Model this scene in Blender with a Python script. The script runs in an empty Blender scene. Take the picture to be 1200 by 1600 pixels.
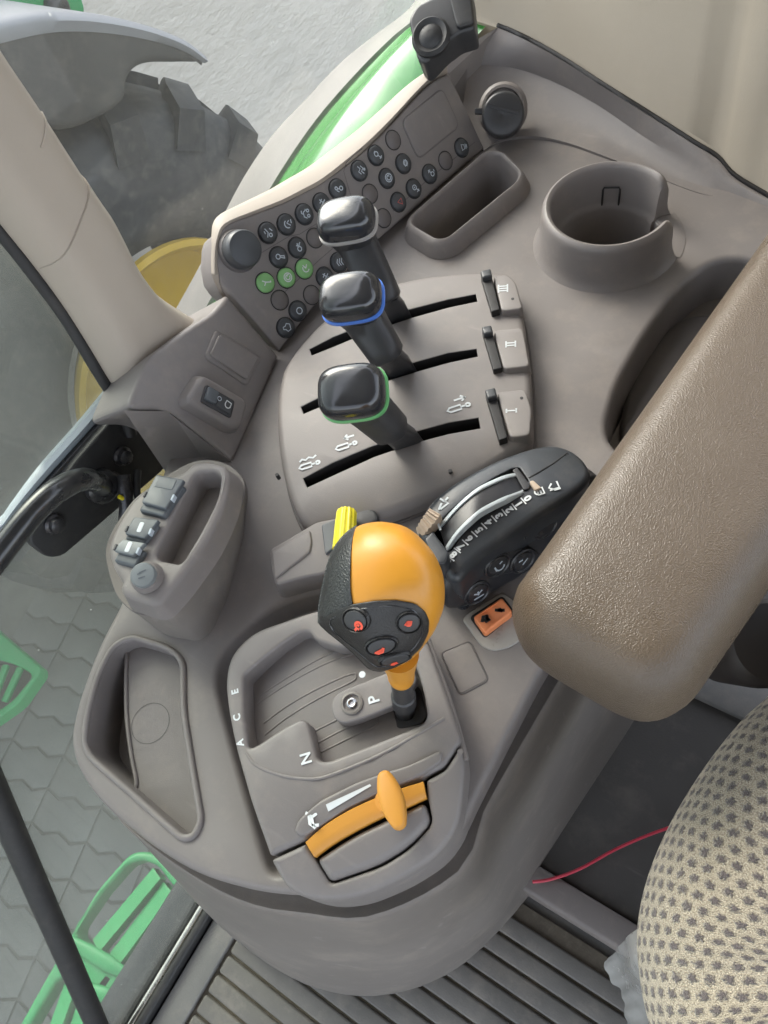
import bpy, bmesh, math, random
from mathutils import Vector, Matrix
from mathutils.geometry import delaunay_2d_cdt
random.seed(7)
R = math.radians
sc = bpy.context.scene
COL = sc.collection

# ------------------------------------------------------------------ camera, sky, sun, exposure
CZ = 2.45                                   # camera height above the yard; cab floor 1.50, console top 2.00
F, CU, CV = 1150.0, 600.0, 800.0            # focal length and centre in photo pixels (1200 x 1600)
_dn = Vector((250.0, 650.0, F)).normalized()             # straight down, in camera axes (right, down, ahead)
def _ray(u, v): return Vector((u - CU, v - CV, F))
def _at(u, v, h): r = _ray(u, v); return r * (h / r.dot(_dn))
_a = _at(740, 1260, .45) - _at(840, 1060, .45)
_Y = (_a - _dn * _a.dot(_dn)).normalized()               # forward of the tractor
_X = _Y.cross(-_dn)                                      # right of the tractor
def _w(c): return Vector((c.dot(_X), c.dot(_Y), -c.dot(_dn)))
cam_d = bpy.data.cameras.new('camera'); cam = bpy.data.objects.new('camera', cam_d); COL.objects.link(cam)
cam_d.sensor_fit = 'VERTICAL'; cam_d.sensor_height = 36; cam_d.sensor_width = 36
cam_d.lens = F / 1600 * 36; cam_d.clip_start = .02; cam_d.clip_end = 500
_r, _u, _b = _w(Vector((1, 0, 0))), _w(Vector((0, -1, 0))), _w(Vector((0, 0, -1)))
cam.matrix_world = Matrix(((_r.x, _u.x, _b.x, 0), (_r.y, _u.y, _b.y, 0), (_r.z, _u.z, _b.z, CZ), (0, 0, 0, 1)))
sc.camera = cam

SUN_AZ, SUN_EL = R(112), R(38)              # azimuth clockwise from the tractor's forward
wd = bpy.data.worlds.new('World'); sc.world = wd; wd.use_nodes = True
nt = wd.node_tree; bg = nt.nodes['Background']
sky = nt.nodes.new('ShaderNodeTexSky'); sky.sky_type = 'NISHITA'; sky.sun_disc = False
sky.sun_elevation = SUN_EL; sky.sun_rotation = SUN_AZ
sky.air_density = 1.0; sky.dust_density = 3.0; sky.ozone_density = .6
hs = nt.nodes.new('ShaderNodeHueSaturation'); hs.inputs['Saturation'].default_value = .38     # hazy, whitish sky
nt.links.new(sky.outputs[0], hs.inputs['Color']); nt.links.new(hs.outputs[0], bg.inputs['Color'])
bg.inputs['Strength'].default_value = .15
sd = bpy.data.lights.new('sun', 'SUN'); sun = bpy.data.objects.new('sun', sd); COL.objects.link(sun)
sd.energy = 0.5; sd.angle = R(30); sd.color = (1, .86, .66)
_s = Vector((math.sin(SUN_AZ) * math.cos(SUN_EL), math.cos(SUN_AZ) * math.cos(SUN_EL), math.sin(SUN_EL)))
sun.rotation_euler = _s.to_track_quat('Z', 'Y').to_euler(); sun.location = (4, -2, 6)
sc.view_settings.view_transform = 'Standard'; sc.view_settings.look = 'None'
sc.view_settings.gamma = 1; sc.view_settings.exposure = 2.28; sc.view_settings.use_curve_mapping = False
sc.render.engine = 'CYCLES'; sc.cycles.use_denoising = True
sc.cycles.max_bounces = 6; sc.cycles.adaptive_threshold = .02; sc.cycles.transparent_max_bounces = 12
sc.cycles.sample_clamp_indirect = 4

# ------------------------------------------------------------------ picture -> place helpers
def W(u, v, h):
    """point of the place seen at photo pixel (u, v), h metres below the camera (h may be a surface h(x, y))"""
    if callable(h):
        k = .45
        for _ in range(12):
            p = _w(_at(u, v, k)); k = h(p.x, p.y)
        h = k
    p = _w(_at(u, v, h)); return Vector((p.x, p.y, CZ + p.z))
def WP(u, v, p0, n):
    """point of the place seen at (u, v) on the plane through p0 with normal n"""
    d = _w(_ray(u, v)); o = Vector((0, 0, CZ))
    return o + d * ((p0 - o).dot(n) / d.dot(n))
def frame(o, xd, n):
    n = n.normalized(); x = (xd - n * xd.dot(n)).normalized(); y = n.cross(x)
    return Matrix(((x.x, y.x, n.x, o.x), (x.y, y.y, n.y, o.y), (x.z, y.z, n.z, o.z), (0, 0, 0, 1)))
def flat(h): return Matrix.Translation((0, 0, CZ - h))
def LP(M, u, v):
    """local 2D coordinates on frame M of pixel (u, v)"""
    n = M.to_3x3() @ Vector((0, 0, 1)); p = M.inverted() @ WP(u, v, M.translation, n); return Vector((p.x, p.y))
def LPS(M, pts): return [LP(M, *p) for p in pts]
def plane3(a, b, c, toward=None):
    """frame with origin a, x towards b, normal of the plane a b c facing the camera"""
    n = (b - a).cross(c - a).normalized()
    if n.dot(Vector((0, 0, CZ)) - a) < 0: n = -n
    return frame(a, b - a, n)

# ------------------------------------------------------------------ 2D outlines
def V2(p): return Vector((p[0], p[1]))
def area(p): return sum(p[i - 1][0] * p[i][1] - p[i][0] * p[i - 1][1] for i in range(len(p))) / 2
def ccw(p): return list(p) if area(p) > 0 else list(reversed(p))
def fillet(pts, r, n=6):
    """polygon with each corner rounded; r a number or one per corner"""
    out = []; m = len(pts)
    for i in range(m):
        p, a, b = V2(pts[i]), V2(pts[i - 1]), V2(pts[(i + 1) % m])
        ri = r[i] if isinstance(r, (list, tuple)) else r
        da, db = (a - p), (b - p); la, lb = da.length, db.length; da /= la; db /= lb
        t = min(ri, la * .48, lb * .48)
        if t < 1e-6: out.append(p); continue
        s, e = p + da * t, p + db * t
        for k in range(n + 1):
            q = k / n; out.append(s * (1 - q) ** 2 + p * 2 * q * (1 - q) + e * q * q)
    return out
def spl(pts, n=6, closed=True):
    """Catmull-Rom through the points, of any dimension"""
    m = len(pts); out = []
    for i in range(m if closed else m - 1):
        if closed: a, b, c, d = pts[i - 1], pts[i], pts[(i + 1) % m], pts[(i + 2) % m]
        else: a, b, c, d = pts[max(i - 1, 0)], pts[i], pts[i + 1], pts[min(i + 2, m - 1)]
        for k in range(n):
            t = k / n
            out.append(b * 1.0 + (c - a) * (.5 * t) + (a * 2 - b * 5 + c * 4 - d) * (.5 * t * t) + (b * 3 - a - c * 3 + d) * (.5 * t ** 3))
    if not closed: out.append(pts[-1])
    return out
def offset(p, d):
    """inset a ccw outline by d (negative grows it)"""
    out = []; m = len(p)
    for i in range(m):
        a, b, c = p[i - 1], p[i], p[(i + 1) % m]
        e1, e2 = (b - a), (c - b)
        if e1.length < 1e-9: e1 = e2
        if e2.length < 1e-9: e2 = e1
        n1 = Vector((-e1.y, e1.x)).normalized(); n2 = Vector((-e2.y, e2.x)).normalized()
        s = n1 + n2
        s = n1 if s.length < 1e-6 else s.normalized()
        out.append(b + s * (d / max(s.dot(n1), .45)))
    return out
def dedupe(p, eps=1e-5):
    out = []
    for q in p:
        if not out or (q - out[-1]).length > eps: out.append(q)
    if (out[0] - out[-1]).length < eps: out.pop()
    return out
def inside(p, q):
    c = False
    for i in range(len(p)):
        a, b = p[i - 1], p[i]
        if (a.y > q.y) != (b.y > q.y) and q.x < (b.x - a.x) * (q.y - a.y) / (b.y - a.y) + a.x: c = not c
    return c
def superell(rx, ry, e=3.2, n=28):
    out = []
    for k in range(n):
        t = 2 * math.pi * k / n; c, s = math.cos(t), math.sin(t)
        out.append(Vector((rx * math.copysign(abs(c) ** (2 / e), c), ry * math.copysign(abs(s) ** (2 / e), s))))
    return out
def circ(r, n=24, c=(0, 0)): return [Vector((c[0] + r * math.cos(2 * math.pi * k / n), c[1] + r * math.sin(2 * math.pi * k / n))) for k in range(n)]

# ------------------------------------------------------------------ objects
def tag(o, label=None, cat=None, group=None, kind=None):
    if label: o['label'] = label
    if cat: o['category'] = cat
    if group: o['group'] = group
    if kind: o['kind'] = kind
    return o
def empty(name, loc, label, cat, group=None):
    o = bpy.data.objects.new(name, None); COL.objects.link(o); o.location = loc; o.empty_display_size = .02
    return tag(o, label, cat, group)
def root_of(o):
    while o.parent is not None: o = o.parent
    return o
def mesh(name, verts, faces, mat, parent=None, smooth=35, mi=None, M=None):
    me = bpy.data.meshes.new(name)
    vs = [(M @ Vector((v[0], v[1], v[2]))) if M is not None else v for v in verts]
    me.from_pydata([tuple(v) for v in vs], [], faces)
    for m in (mat if isinstance(mat, (list, tuple)) else [mat]): me.materials.append(MAT[m])
    if mi is not None: me.polygons.foreach_set('material_index', mi)
    if smooth is not None:
        me.polygons.foreach_set('use_smooth', [True] * len(me.polygons))
        if smooth < 180: me.set_sharp_from_angle(angle=R(smooth))
    me.update()
    o = bpy.data.objects.new(name, me); COL.objects.link(o)
    if parent is not None:
        o.parent = parent
        # the root Empties and meshes only carry a translation; children of parts inherit it through their parent
        if parent.parent is None: o.matrix_parent_inverse = Matrix.Translation(parent.location).inverted()
    return o
def fix(o):
    """outward normals"""
    bm = bmesh.new(); bm.from_mesh(o.data); bmesh.ops.recalc_face_normals(bm, faces=bm.faces); bm.to_mesh(o.data); bm.free(); return o
def panel(name, M, outline, mat, parent=None, holes=(), bevel=.003, skirt=.01, flare=0., zf=None, grid=None, nb=4, hole_mat=None, smooth=35, bottom=False):
    """plate lying on frame M (top at z = 0, or z = zf(x, y)): rounded edge, skirt, pockets or slots cut in it"""
    O = ccw(dedupe([V2(p) for p in outline])); zf = zf or (lambda x, y: 0.)
    vs, fs, mi = [], [], []
    def ring(loop, z): i0 = len(vs); vs.extend([Vector((p.x, p.y, zf(p.x, p.y) + z)) for p in loop]); return list(range(i0, i0 + len(loop)))
    def band(a, b, m=0, out=False):
        n = len(a)
        for i in range(n): fs.append((b[i - 1], b[i], a[i], a[i - 1]) if out else (a[i - 1], a[i], b[i], b[i - 1])); mi.append(m)
    loops = []
    top = offset(O, bevel) if bevel else O
    loops.append(top)
    hs = []
    for hd in holes:
        H = ccw(dedupe([V2(p) for p in hd['o']])); hb = hd.get('bevel', .0015); t = offset(H, -hb) if hb else H
        loops.append(t); hs.append((H, hb, t, hd))
    pv, pe = [], []
    for L in loops:
        i0 = len(pv); pv.extend(L); pe.extend([(i0 + i, i0 + (i + 1) % len(L)) for i in range(len(L))])
    if grid:
        xs = [p.x for p in top]; ys = [p.y for p in top]
        x = min(xs) + grid / 2
        while x < max(xs):
            y = min(ys) + grid / 2
            while y < max(ys):
                q = Vector((x + random.uniform(-.1, .1) * grid, y + random.uniform(-.1, .1) * grid))
                if inside(top, q) and not any(inside(t, q) for _, _, t, _ in hs):
                    if min((q - w).length for L in loops for w in L) > grid * .3: pv.append(q)
                y += grid
            x += grid
    rv, re_, rf, *_ = delaunay_2d_cdt(pv, pe, [], 1, 1e-6)
    if holes: rf = [f for f in rf if not any(inside(t, (rv[f[0]] + rv[f[1]] + rv[f[2]]) / 3) for _, _, t, _ in hs)]
    i0 = len(vs)
    vs.extend([Vector((p.x, p.y, zf(p.x, p.y))) for p in rv])
    for f in rf: fs.append(tuple(i0 + k for k in f)); mi.append(0)
    def strip(base, dirs, m=0, out=False):      # rings from the top loop outward/downward
        prev = ring(base, 0)
        for loop, z in dirs:
            cur = ring(loop, z); band(prev, cur, m, out); prev = cur
        return prev
    d = [(offset(O, bevel * (1 - math.sin(R(90) * k / nb))), -bevel * (1 - math.cos(R(90) * k / nb))) for k in range(1, nb + 1)] if bevel else []
    d.append((offset(O, -flare), -skirt))
    last = strip(top, d, 0, True)
    if bottom: fs.append(tuple(reversed(last))); mi.append(0)
    for H, hb, t, hd in hs:
        dep = hd.get('depth', .01); dr = hd.get('draft', 0.)
        d = [(offset(H, -hb * (1 - math.sin(R(90) * k / 3))), -hb * (1 - math.cos(R(90) * k / 3))) for k in range(1, 4)] if hb else []
        d.append((offset(H, dr), -dep)); m = 1 if hd.get('dark') else 0
        last = strip(t, d[:-1], 0) if len(d) > 1 else ring(t, 0)
        cur = ring(d[-1][0], -dep); band(last, cur, m); fs.append(tuple(cur)); mi.append(m)
    bm = bmesh.new(); me = bpy.data.meshes.new(name)
    me.from_pydata([tuple(M @ v) for v in vs], [], fs)
    me.polygons.foreach_set('material_index', mi)
    bm.from_mesh(me); bmesh.ops.remove_doubles(bm, verts=bm.verts, dist=2e-6)
    bm.to_mesh(me); bm.free()
    for m_ in [mat, hole_mat or 'black_void']: me.materials.append(MAT[m_])
    me.polygons.foreach_set('use_smooth', [True] * len(me.polygons)); me.set_sharp_from_angle(angle=R(smooth)); me.update()
    o = bpy.data.objects.new(name, me); COL.objects.link(o)
    if parent is not None:
        o.parent = parent
        if parent.parent is None: o.matrix_parent_inverse = Matrix.Translation(parent.location).inverted()
    return o
def loft(name, rings, mat, parent=None, closed=True, cap0=True, cap1=True, smooth=35, mi=None):
    """rings of equally many 3D points, joined in order"""
    vs = [p for r in rings for p in r]; n = len(rings[0]); fs = []
    for k in range(len(rings) - 1):
        for i in range(n if closed else n - 1):
            j = (i + 1) % n; fs.append((k * n + i, k * n + j, (k + 1) * n + j, (k + 1) * n + i))
    if cap0 and closed: fs.append(tuple(reversed(range(n))))
    if cap1 and closed: fs.append(tuple(range((len(rings) - 1) * n, len(rings) * n)))
    return fix(mesh(name, vs, fs, mat, parent, smooth))
def tube(name, path, r, mat, parent=None, n=10, closed=False, flatten=1., smooth=60):
    rs = []; m = len(path); up = Vector((.13, .21, .97))
    for i in range(m):
        a = path[i - 1] if (i or closed) else path[0]; b = path[(i + 1) % m] if (i < m - 1 or closed) else path[-1]
        t = (b - a).normalized(); x = up.cross(t).normalized(); y = t.cross(x)
        ri = r[i] if isinstance(r, (list, tuple)) else r
        rs.append([path[i] + x * (ri * math.cos(2 * math.pi * k / n)) + y * (ri * flatten * math.sin(2 * math.pi * k / n)) for k in range(n)])
    if closed: rs.append(rs[0])
    return loft(name, rs, mat, parent, cap0=not closed, cap1=not closed, smooth=smooth)
def lathe(name, M, prof, mat, parent=None, n=28, smooth=40, mi_from=None):
    """profile [(radius, z)] turned about the z axis of M, from the bottom up"""
    rs = [[M @ Vector((r * math.cos(2 * math.pi * k / n), r * math.sin(2 * math.pi * k / n), z)) for k in range(n)] for r, z in prof]
    return loft(name, rs, mat, parent, smooth=smooth)
def box(name, M, sx, sy, sz, mat, parent=None, bevel=.0, z0=0.):
    o = [Vector((-sx / 2, -sy / 2)), Vector((sx / 2, -sy / 2)), Vector((sx / 2, sy / 2)), Vector((-sx / 2, sy / 2))]
    if bevel: o = fillet(o, bevel * 1.5, 3)
    return panel(name, M @ Matrix.Translation((0, 0, z0 + sz)), o, mat, parent, bevel=bevel, skirt=sz, nb=3, bottom=True)
def strokes(name, M, lines, w, mat, parent=None, z=.0003, zf=None):
    """flat printed lines on frame M: each a list of 2D points (a closed one repeats its first)"""
    vs, fs = [], []
    for L in lines:
        L = [V2(p) for p in L]; m = len(L); i0 = len(vs); cl = (L[0] - L[-1]).length < 1e-9
        for i in range(m):
            a = L[i - 1] if i else (L[-2] if cl else L[0]); b = L[i + 1] if i < m - 1 else (L[1] if cl else L[-1])
            t = (b - a).normalized(); nrm = Vector((-t.y, t.x)) * (w / 2)
            for q in (L[i] + nrm, L[i] - nrm): vs.append(Vector((q.x, q.y, z + (zf(q.x, q.y) if zf else 0))))
            if i: k = i0 + 2 * i; fs.append((k - 2, k - 1, k + 1, k))
    return mesh(name, vs, fs, mat, parent, None, M=M)
def text(name, s, M, size, mat, parent=None, z=.0003, align='CENTER', extrude=.0001, bold=0.):
    c = bpy.data.curves.new(name, 'FONT'); c.body = s; c.size = size; c.align_x = align; c.align_y = 'CENTER'; c.extrude = extrude; c.offset = bold; c.resolution_u = 3
    t = bpy.data.objects.new(name, c); COL.objects.link(t); bpy.context.view_layer.update()
    me = bpy.data.meshes.new_from_object(t.evaluated_get(bpy.context.evaluated_depsgraph_get()))
    bpy.data.objects.remove(t); bpy.data.curves.remove(c)
    me.transform(M @ Matrix.Translation((0, 0, z))); me.materials.clear(); me.materials.append(MAT[mat]); me.name = name
    o = bpy.data.objects.new(name, me); COL.objects.link(o)
    if parent is not None:
        o.parent = parent
        if parent.parent is None: o.matrix_parent_inverse = Matrix.Translation(parent.location).inverted()
    return o
def arc(cx, cy, r, a0, a1, n=10): return [Vector((cx + r * math.cos(R(a0 + (a1 - a0) * k / n)), cy + r * math.sin(R(a0 + (a1 - a0) * k / n)))) for k in range(n + 1)]

# ------------------------------------------------------------------ materials
MAT = {}
def mat(name, col, rough=.5, bump=0., bscale=600., var=.0, vscale=12., metal=0., spec=.5, coat=0., dust=0., detail=2., scuff=0.):
    m = bpy.data.materials.new(name); m.use_nodes = True; MAT[name] = m
    t = m.node_tree; b = t.nodes['Principled BSDF']; L = t.links.new
    b.inputs['Base Color'].default_value = (*col, 1); b.inputs['Roughness'].default_value = rough
    b.inputs['Metallic'].default_value = metal; b.inputs['Specular IOR Level'].default_value = spec
    b.inputs['Coat Weight'].default_value = coat; b.inputs['Coat Roughness'].default_value = .08
    tc = t.nodes.new('ShaderNodeTexCoord')
    geo = t.nodes.new('ShaderNodeNewGeometry')
    pos = geo.outputs['Position']
    last = None
    if var or dust:
        n1 = t.nodes.new('ShaderNodeTexNoise'); n1.inputs['Scale'].default_value = vscale; n1.inputs['Detail'].default_value = 6; n1.inputs['Roughness'].default_value = .62
        L(pos, n1.inputs['Vector'])
        mr = t.nodes.new('ShaderNodeMapRange'); mr.inputs[1].default_value = .3; mr.inputs[2].default_value = .7; mr.inputs[3].default_value = 1 - var; mr.inputs[4].default_value = 1 + var
        L(n1.outputs['Fac'], mr.inputs[0])
        mx = t.nodes.new('ShaderNodeMix'); mx.data_type = 'RGBA'; mx.blend_type = 'MULTIPLY'; mx.inputs['Factor'].default_value = 1
        mx.inputs['A'].default_value = (*col, 1); L(mr.outputs[0], mx.inputs['B']); last = mx.outputs['Result']
        rr = t.nodes.new('ShaderNodeMapRange'); rr.inputs[1].default_value = .3; rr.inputs[2].default_value = .7
        rr.inputs[3].default_value = max(rough - .1, .03); rr.inputs[4].default_value = min(rough + .1, 1)
        L(n1.outputs['Fac'], rr.inputs[0]); L(rr.outputs[0], b.inputs['Roughness'])
        if dust:
            n2 = t.nodes.new('ShaderNodeTexNoise'); n2.inputs['Scale'].default_value = vscale * 3.3; n2.inputs['Detail'].default_value = 8; n2.inputs['Roughness'].default_value = .7
            L(pos, n2.inputs['Vector'])
            r2 = t.nodes.new('ShaderNodeMapRange'); r2.inputs[1].default_value = .5; r2.inputs[2].default_value = .78; r2.inputs[3].default_value = 0; r2.inputs[4].default_value = dust
            L(n2.outputs['Fac'], r2.inputs[0])
            n3 = t.nodes.new('ShaderNodeTexNoise'); n3.inputs['Scale'].default_value = 900; L(pos, n3.inputs['Vector'])
            r3 = t.nodes.new('ShaderNodeMapRange'); r3.inputs[1].default_value = .74; r3.inputs[2].default_value = .8; r3.inputs[4].default_value = dust * 1.2
            L(n3.outputs['Fac'], r3.inputs[0])
            ad = t.nodes.new('ShaderNodeMath'); ad.operation = 'ADD'; ad.use_clamp = True; L(r2.outputs[0], ad.inputs[0]); L(r3.outputs[0], ad.inputs[1])
            m2 = t.nodes.new('ShaderNodeMix'); m2.data_type = 'RGBA'; L(last, m2.inputs['A']); m2.inputs['B'].default_value = (.42, .36, .29, 1); L(ad.outputs[0], m2.inputs['Factor'])
            last = m2.outputs['Result']
        if scuff:
            mp = t.nodes.new('ShaderNodeMapping'); mp.inputs['Rotation'].default_value = (.3, .5, .9); mp.inputs['Scale'].default_value = (14, 120, 40); L(pos, mp.inputs[0])
            n5 = t.nodes.new('ShaderNodeTexNoise'); n5.inputs['Scale'].default_value = 1; n5.inputs['Detail'].default_value = 4; L(mp.outputs[0], n5.inputs['Vector'])
            r5 = t.nodes.new('ShaderNodeMapRange'); r5.inputs[1].default_value = .66; r5.inputs[2].default_value = .76; r5.inputs[4].default_value = scuff; L(n5.outputs['Fac'], r5.inputs[0])
            m5 = t.nodes.new('ShaderNodeMix'); m5.data_type = 'RGBA'; L(last, m5.inputs['A']); m5.inputs['B'].default_value = (.40, .37, .34, 1); L(r5.outputs[0], m5.inputs['Factor']); last = m5.outputs['Result']
        L(last, b.inputs['Base Color'])
    if bump:
        nb = t.nodes.new('ShaderNodeTexNoise'); nb.inputs['Scale'].default_value = bscale; nb.inputs['Detail'].default_value = detail; L(pos, nb.inputs['Vector'])
        bp = t.nodes.new('ShaderNodeBump'); bp.inputs['Strength'].default_value = bump; bp.inputs['Distance'].default_value = .0008
        L(nb.outputs['Fac'], bp.inputs['Height']); L(bp.outputs[0], b.inputs['Normal'])
    return m
mat('console_plastic', (.176, .159, .152), .50, .12, 1400, .05, 9, dust=.18, scuff=0.12)
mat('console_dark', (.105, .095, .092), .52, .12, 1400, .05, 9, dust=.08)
mat('plate_plastic', (.205, .186, .176), .52, .10, 1500, .04, 10, dust=.18, scuff=0.12)
mat('module_plastic', (.170, .155, .149), .46, .08, 1500, .04, 10, dust=.18, scuff=0.14)
mat('pedestal_plastic', (.160, .143, .130), .62, .15, 1100, .10, 5, dust=.26, scuff=0.22)
mat('beige_trim', (.36, .312, .26), .55, .12, 900, .04, 6, dust=.05)
mat('rear_trim', (.36, .312, .245), .6, .15, 700, .05, 4, dust=.05)
mat('black_void', (.012, .011, .011), .7)
mat('slot_black', (.018, .017, .017), .6)
mat('button_dark', (.045, .048, .052), .42, .05, 1500)
mat('button_blank', (.128, .115, .111), .5, .08, 1400)
mat('button_green', (.20, .42, .16), .45, .03, 1500)
mat('print_white', (.60, .63, .64), .6)
mat('print_pale', (.42, .47, .52), .6)
mat('print_red', (.55, .08, .07), .5)
mat('print_black', (.02, .018, .018), .6)
mat('lever_black', (.036, .036, .038), .45, .12, 900, .1, 30, dust=.03)
mat('knob_gloss', (.022, .023, .026), .16, .0, 600, .08, 40, coat=.3)
mat('ring_green', (.13, .42, .15), .4)
mat('ring_blue', (.07, .19, .62), .4)
mat('ring_grey', (.33, .31, .29), .5)
mat('orange_gloss', (.56, .245, .022), .40, .03, 900, .05, 20, coat=.05)
mat('orange_satin', (.55, .25, .035), .5, .03, 900, .04, 30)
mat('orange_switch', (.80, .26, .10), .45, .03, 900, .04, 60)
mat('knob_grain', (.030, .032, .032), .36, .9, 900, .1, 60, detail=1)
mat('knob_face', (.016, .015, .015), .42, .35, 1100, .12, 60, detail=1)
mat('symbol_red', (.85, .10, .05), .35)
mat('pod_black', (.030, .034, .040), .34, .05, 1200, .15, 22, dust=.07)
mat('pod_low', (.022, .022, .025), .36, .05, 1200, .15, 22, dust=.05)
mat('wheel_edge', (.45, .50, .52), .35, .0, 1, .1, 80, dust=.25)
mat('tan_rubber', (.42, .33, .25), .7, .1, 900, .15, 120)
mat('yellow_cap', (.86, .74, .03), .35, .05, 900, .05, 60)
mat('cap_grey', (.085, .095, .105), .42, .05, 1200, .05, 30)
mat('cap_pale', (.16, .175, .18), .38, .04, 1200, .05, 30)
mat('socket_ring', (.16, .145, .13), .4, .04, 1200)
mat('socket_metal', (.45, .45, .47), .25, metal=1)
mat('gasket_clear', (.34, .32, .29), .3, .05, 400, .1, 60)
mat('strap_black', (.02, .02, .021), .55, .1, 700, .1, 20, dust=.05)
mat('tube_black', (.018, .019, .021), .28, .05, 500, .1, 20, coat=.2, dust=.06)
mat('chrome', (.62, .60, .55), .22, .02, 300, .1, 40, metal=1)
mat('seal_grey', (.36, .41, .45), .5, .05, 500, .06, 10, dust=.1)
mat('bolt', (.05, .05, .055), .35, .05, 600, .2, 120, metal=.6, dust=.2)
mat('mat_rubber', (.140, .132, .120), .62, .3, 500, .2, 9, dust=.28)
mat('groove_brown', (.115, .098, .075), .9, .4, 500, .25, 30, dust=.2)  # sheet between the mat ribs, browner and darker than they are
mat('floor_grey', (.15, .146, .138), .6, .2, 500, .15, 8, dust=.25)
mat('riser_dark', (.066, .061, .056), .6, .2, 500, .15, 7, dust=.12, scuff=0.1)
mat('ledge_brown', (.165, .145, .135), .55, .15, 700, .08, 10, dust=.18, scuff=0.2)
mat('wire_red', (.55, .05, .08), .4)
mat('seat_plastic', (.03, .025, .023), .5)
mat('green_paint', (.045, .22, .04), .22, coat=.6)
mat('green_step', (.03, .33, .105), .42, .06, 400, .08, 14, dust=.10, scuff=0.12)
mat('fender_grey', (.20, .19, .175), .5, .06, 300, .04, 8, dust=.08)
mat('tyre_rubber', (.024, .025, .028), .62, .25, 120, .15, 9, dust=.16)
mat('guard_grey', (.060, .057, .053), .55, .1, 200, .08, 6, dust=.15)
mat('guard_edge', (.30,.30,.31), .5, .05, 200, .05, 6)
mat('rim_yellow', (.50, .32, .02), .4, .04, 200, .08, 8, dust=.12)

# special materials -------------------------------------------------------------------------------
def glass_mat(name, tint, dirt):
    m = bpy.data.materials.new(name); m.use_nodes = True; MAT[name] = m; t = m.node_tree; t.nodes.remove(t.nodes['Principled BSDF']); L = t.links.new
    out = t.nodes['Material Output']; tr = t.nodes.new('ShaderNodeBsdfTransparent'); tr.inputs[0].default_value = (*tint, 1)
    gl = t.nodes.new('ShaderNodeBsdfGlossy'); gl.inputs['Roughness'].default_value = .02
    gg = t.nodes.new('ShaderNodeNewGeometry'); dt = t.nodes.new('ShaderNodeVectorMath'); dt.operation = 'DOT_PRODUCT'; L(gg.outputs['Normal'], dt.inputs[0]); L(gg.outputs['Incoming'], dt.inputs[1])
    def mth(op, a, b):
        n_ = t.nodes.new('ShaderNodeMath'); n_.operation = op
        for i_, q_ in enumerate((a, b)):
            if isinstance(q_, (int, float)): n_.inputs[i_].default_value = q_
            else: L(q_, n_.inputs[i_])
        return n_.outputs[0]
    sch = mth('ADD', mth('MULTIPLY', mth('POWER', mth('SUBTRACT', 1., mth('ABSOLUTE', dt.outputs['Value'], 0.)), 5.), .93), .035)      # Schlick's curve, the same from both faces of the thin pane
    m1 = t.nodes.new('ShaderNodeMixShader'); L(sch, m1.inputs[0]); L(tr.outputs[0], m1.inputs[1]); L(gl.outputs[0], m1.inputs[2])
    df = t.nodes.new('ShaderNodeBsdfDiffuse'); df.inputs[0].default_value = (.60, .62, .60, 1)
    tl = t.nodes.new('ShaderNodeBsdfTranslucent'); tl.inputs[0].default_value = (.60, .62, .60, 1)
    m0 = t.nodes.new('ShaderNodeMixShader'); L(df.outputs[0], m0.inputs[1]); L(tl.outputs[0], m0.inputs[2])
    geo = t.nodes.new('ShaderNodeNewGeometry'); n = t.nodes.new('ShaderNodeTexNoise'); n.inputs['Scale'].default_value = 5; n.inputs['Detail'].default_value = 6; L(geo.outputs['Position'], n.inputs['Vector'])
    mr = t.nodes.new('ShaderNodeMapRange'); mr.inputs[1].default_value = .3; mr.inputs[2].default_value = .75; mr.inputs[3].default_value = dirt * .6; mr.inputs[4].default_value = dirt * 1.5; L(n.outputs['Fac'], mr.inputs[0])
    n2 = t.nodes.new('ShaderNodeTexNoise'); n2.inputs['Scale'].default_value = 130; L(geo.outputs['Position'], n2.inputs['Vector'])
    r2 = t.nodes.new('ShaderNodeMapRange'); r2.inputs[1].default_value = .76; r2.inputs[2].default_value = .8; r2.inputs[4].default_value = .5; L(n2.outputs['Fac'], r2.inputs[0])
    ad = t.nodes.new('ShaderNodeMath'); ad.operation = 'ADD'; ad.use_clamp = True; L(mr.outputs[0], ad.inputs[0]); L(r2.outputs[0], ad.inputs[1])
    m2 = t.nodes.new('ShaderNodeMixShader'); L(ad.outputs[0], m2.inputs[0]); L(m1.outputs[0], m2.inputs[1]); L(m0.outputs[0], m2.inputs[2]); L(m2.outputs[0], out.inputs['Surface'])
glass_mat('tinted_glass', (.70, .74, .72), .085)
glass_mat('rear_glass', (.88, .90, .90), .03)
def wall_mat():
    mat('plaster', (.80, .735, .65), .85, 0, 1, .06, 1.5)
    t = MAT['plaster'].node_tree; b = t.nodes['Principled BSDF']; L = t.links.new
    geo = t.nodes.new('ShaderNodeNewGeometry'); mp = t.nodes.new('ShaderNodeMapping'); mp.inputs['Scale'].default_value = (1, 1, 2.2); L(geo.outputs['Position'], mp.inputs[0])
    n = t.nodes.new('ShaderNodeTexNoise'); n.inputs['Scale'].default_value = 9; n.inputs['Detail'].default_value = 8; n.inputs['Roughness'].default_value = .65; L(mp.outputs[0], n.inputs['Vector'])
    bp = t.nodes.new('ShaderNodeBump'); bp.inputs['Strength'].default_value = .8; bp.inputs['Distance'].default_value = .03; L(n.outputs['Fac'], bp.inputs['Height']); L(bp.outputs[0], b.inputs['Normal'])
wall_mat()
mat('paver', (.20, .196, .183), .85, .6, 60, .22, 3, dust=.12)
mat('joint_sand', (.165, .158, .142), .95, .5, 80, .2, 10)
mat('plastic_film', (.50, .50, .49), .2, 0, 1, .1, 12, dust=.15)
MAT['plastic_film'].node_tree.nodes['Principled BSDF'].inputs['Alpha'].default_value = .62
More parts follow.
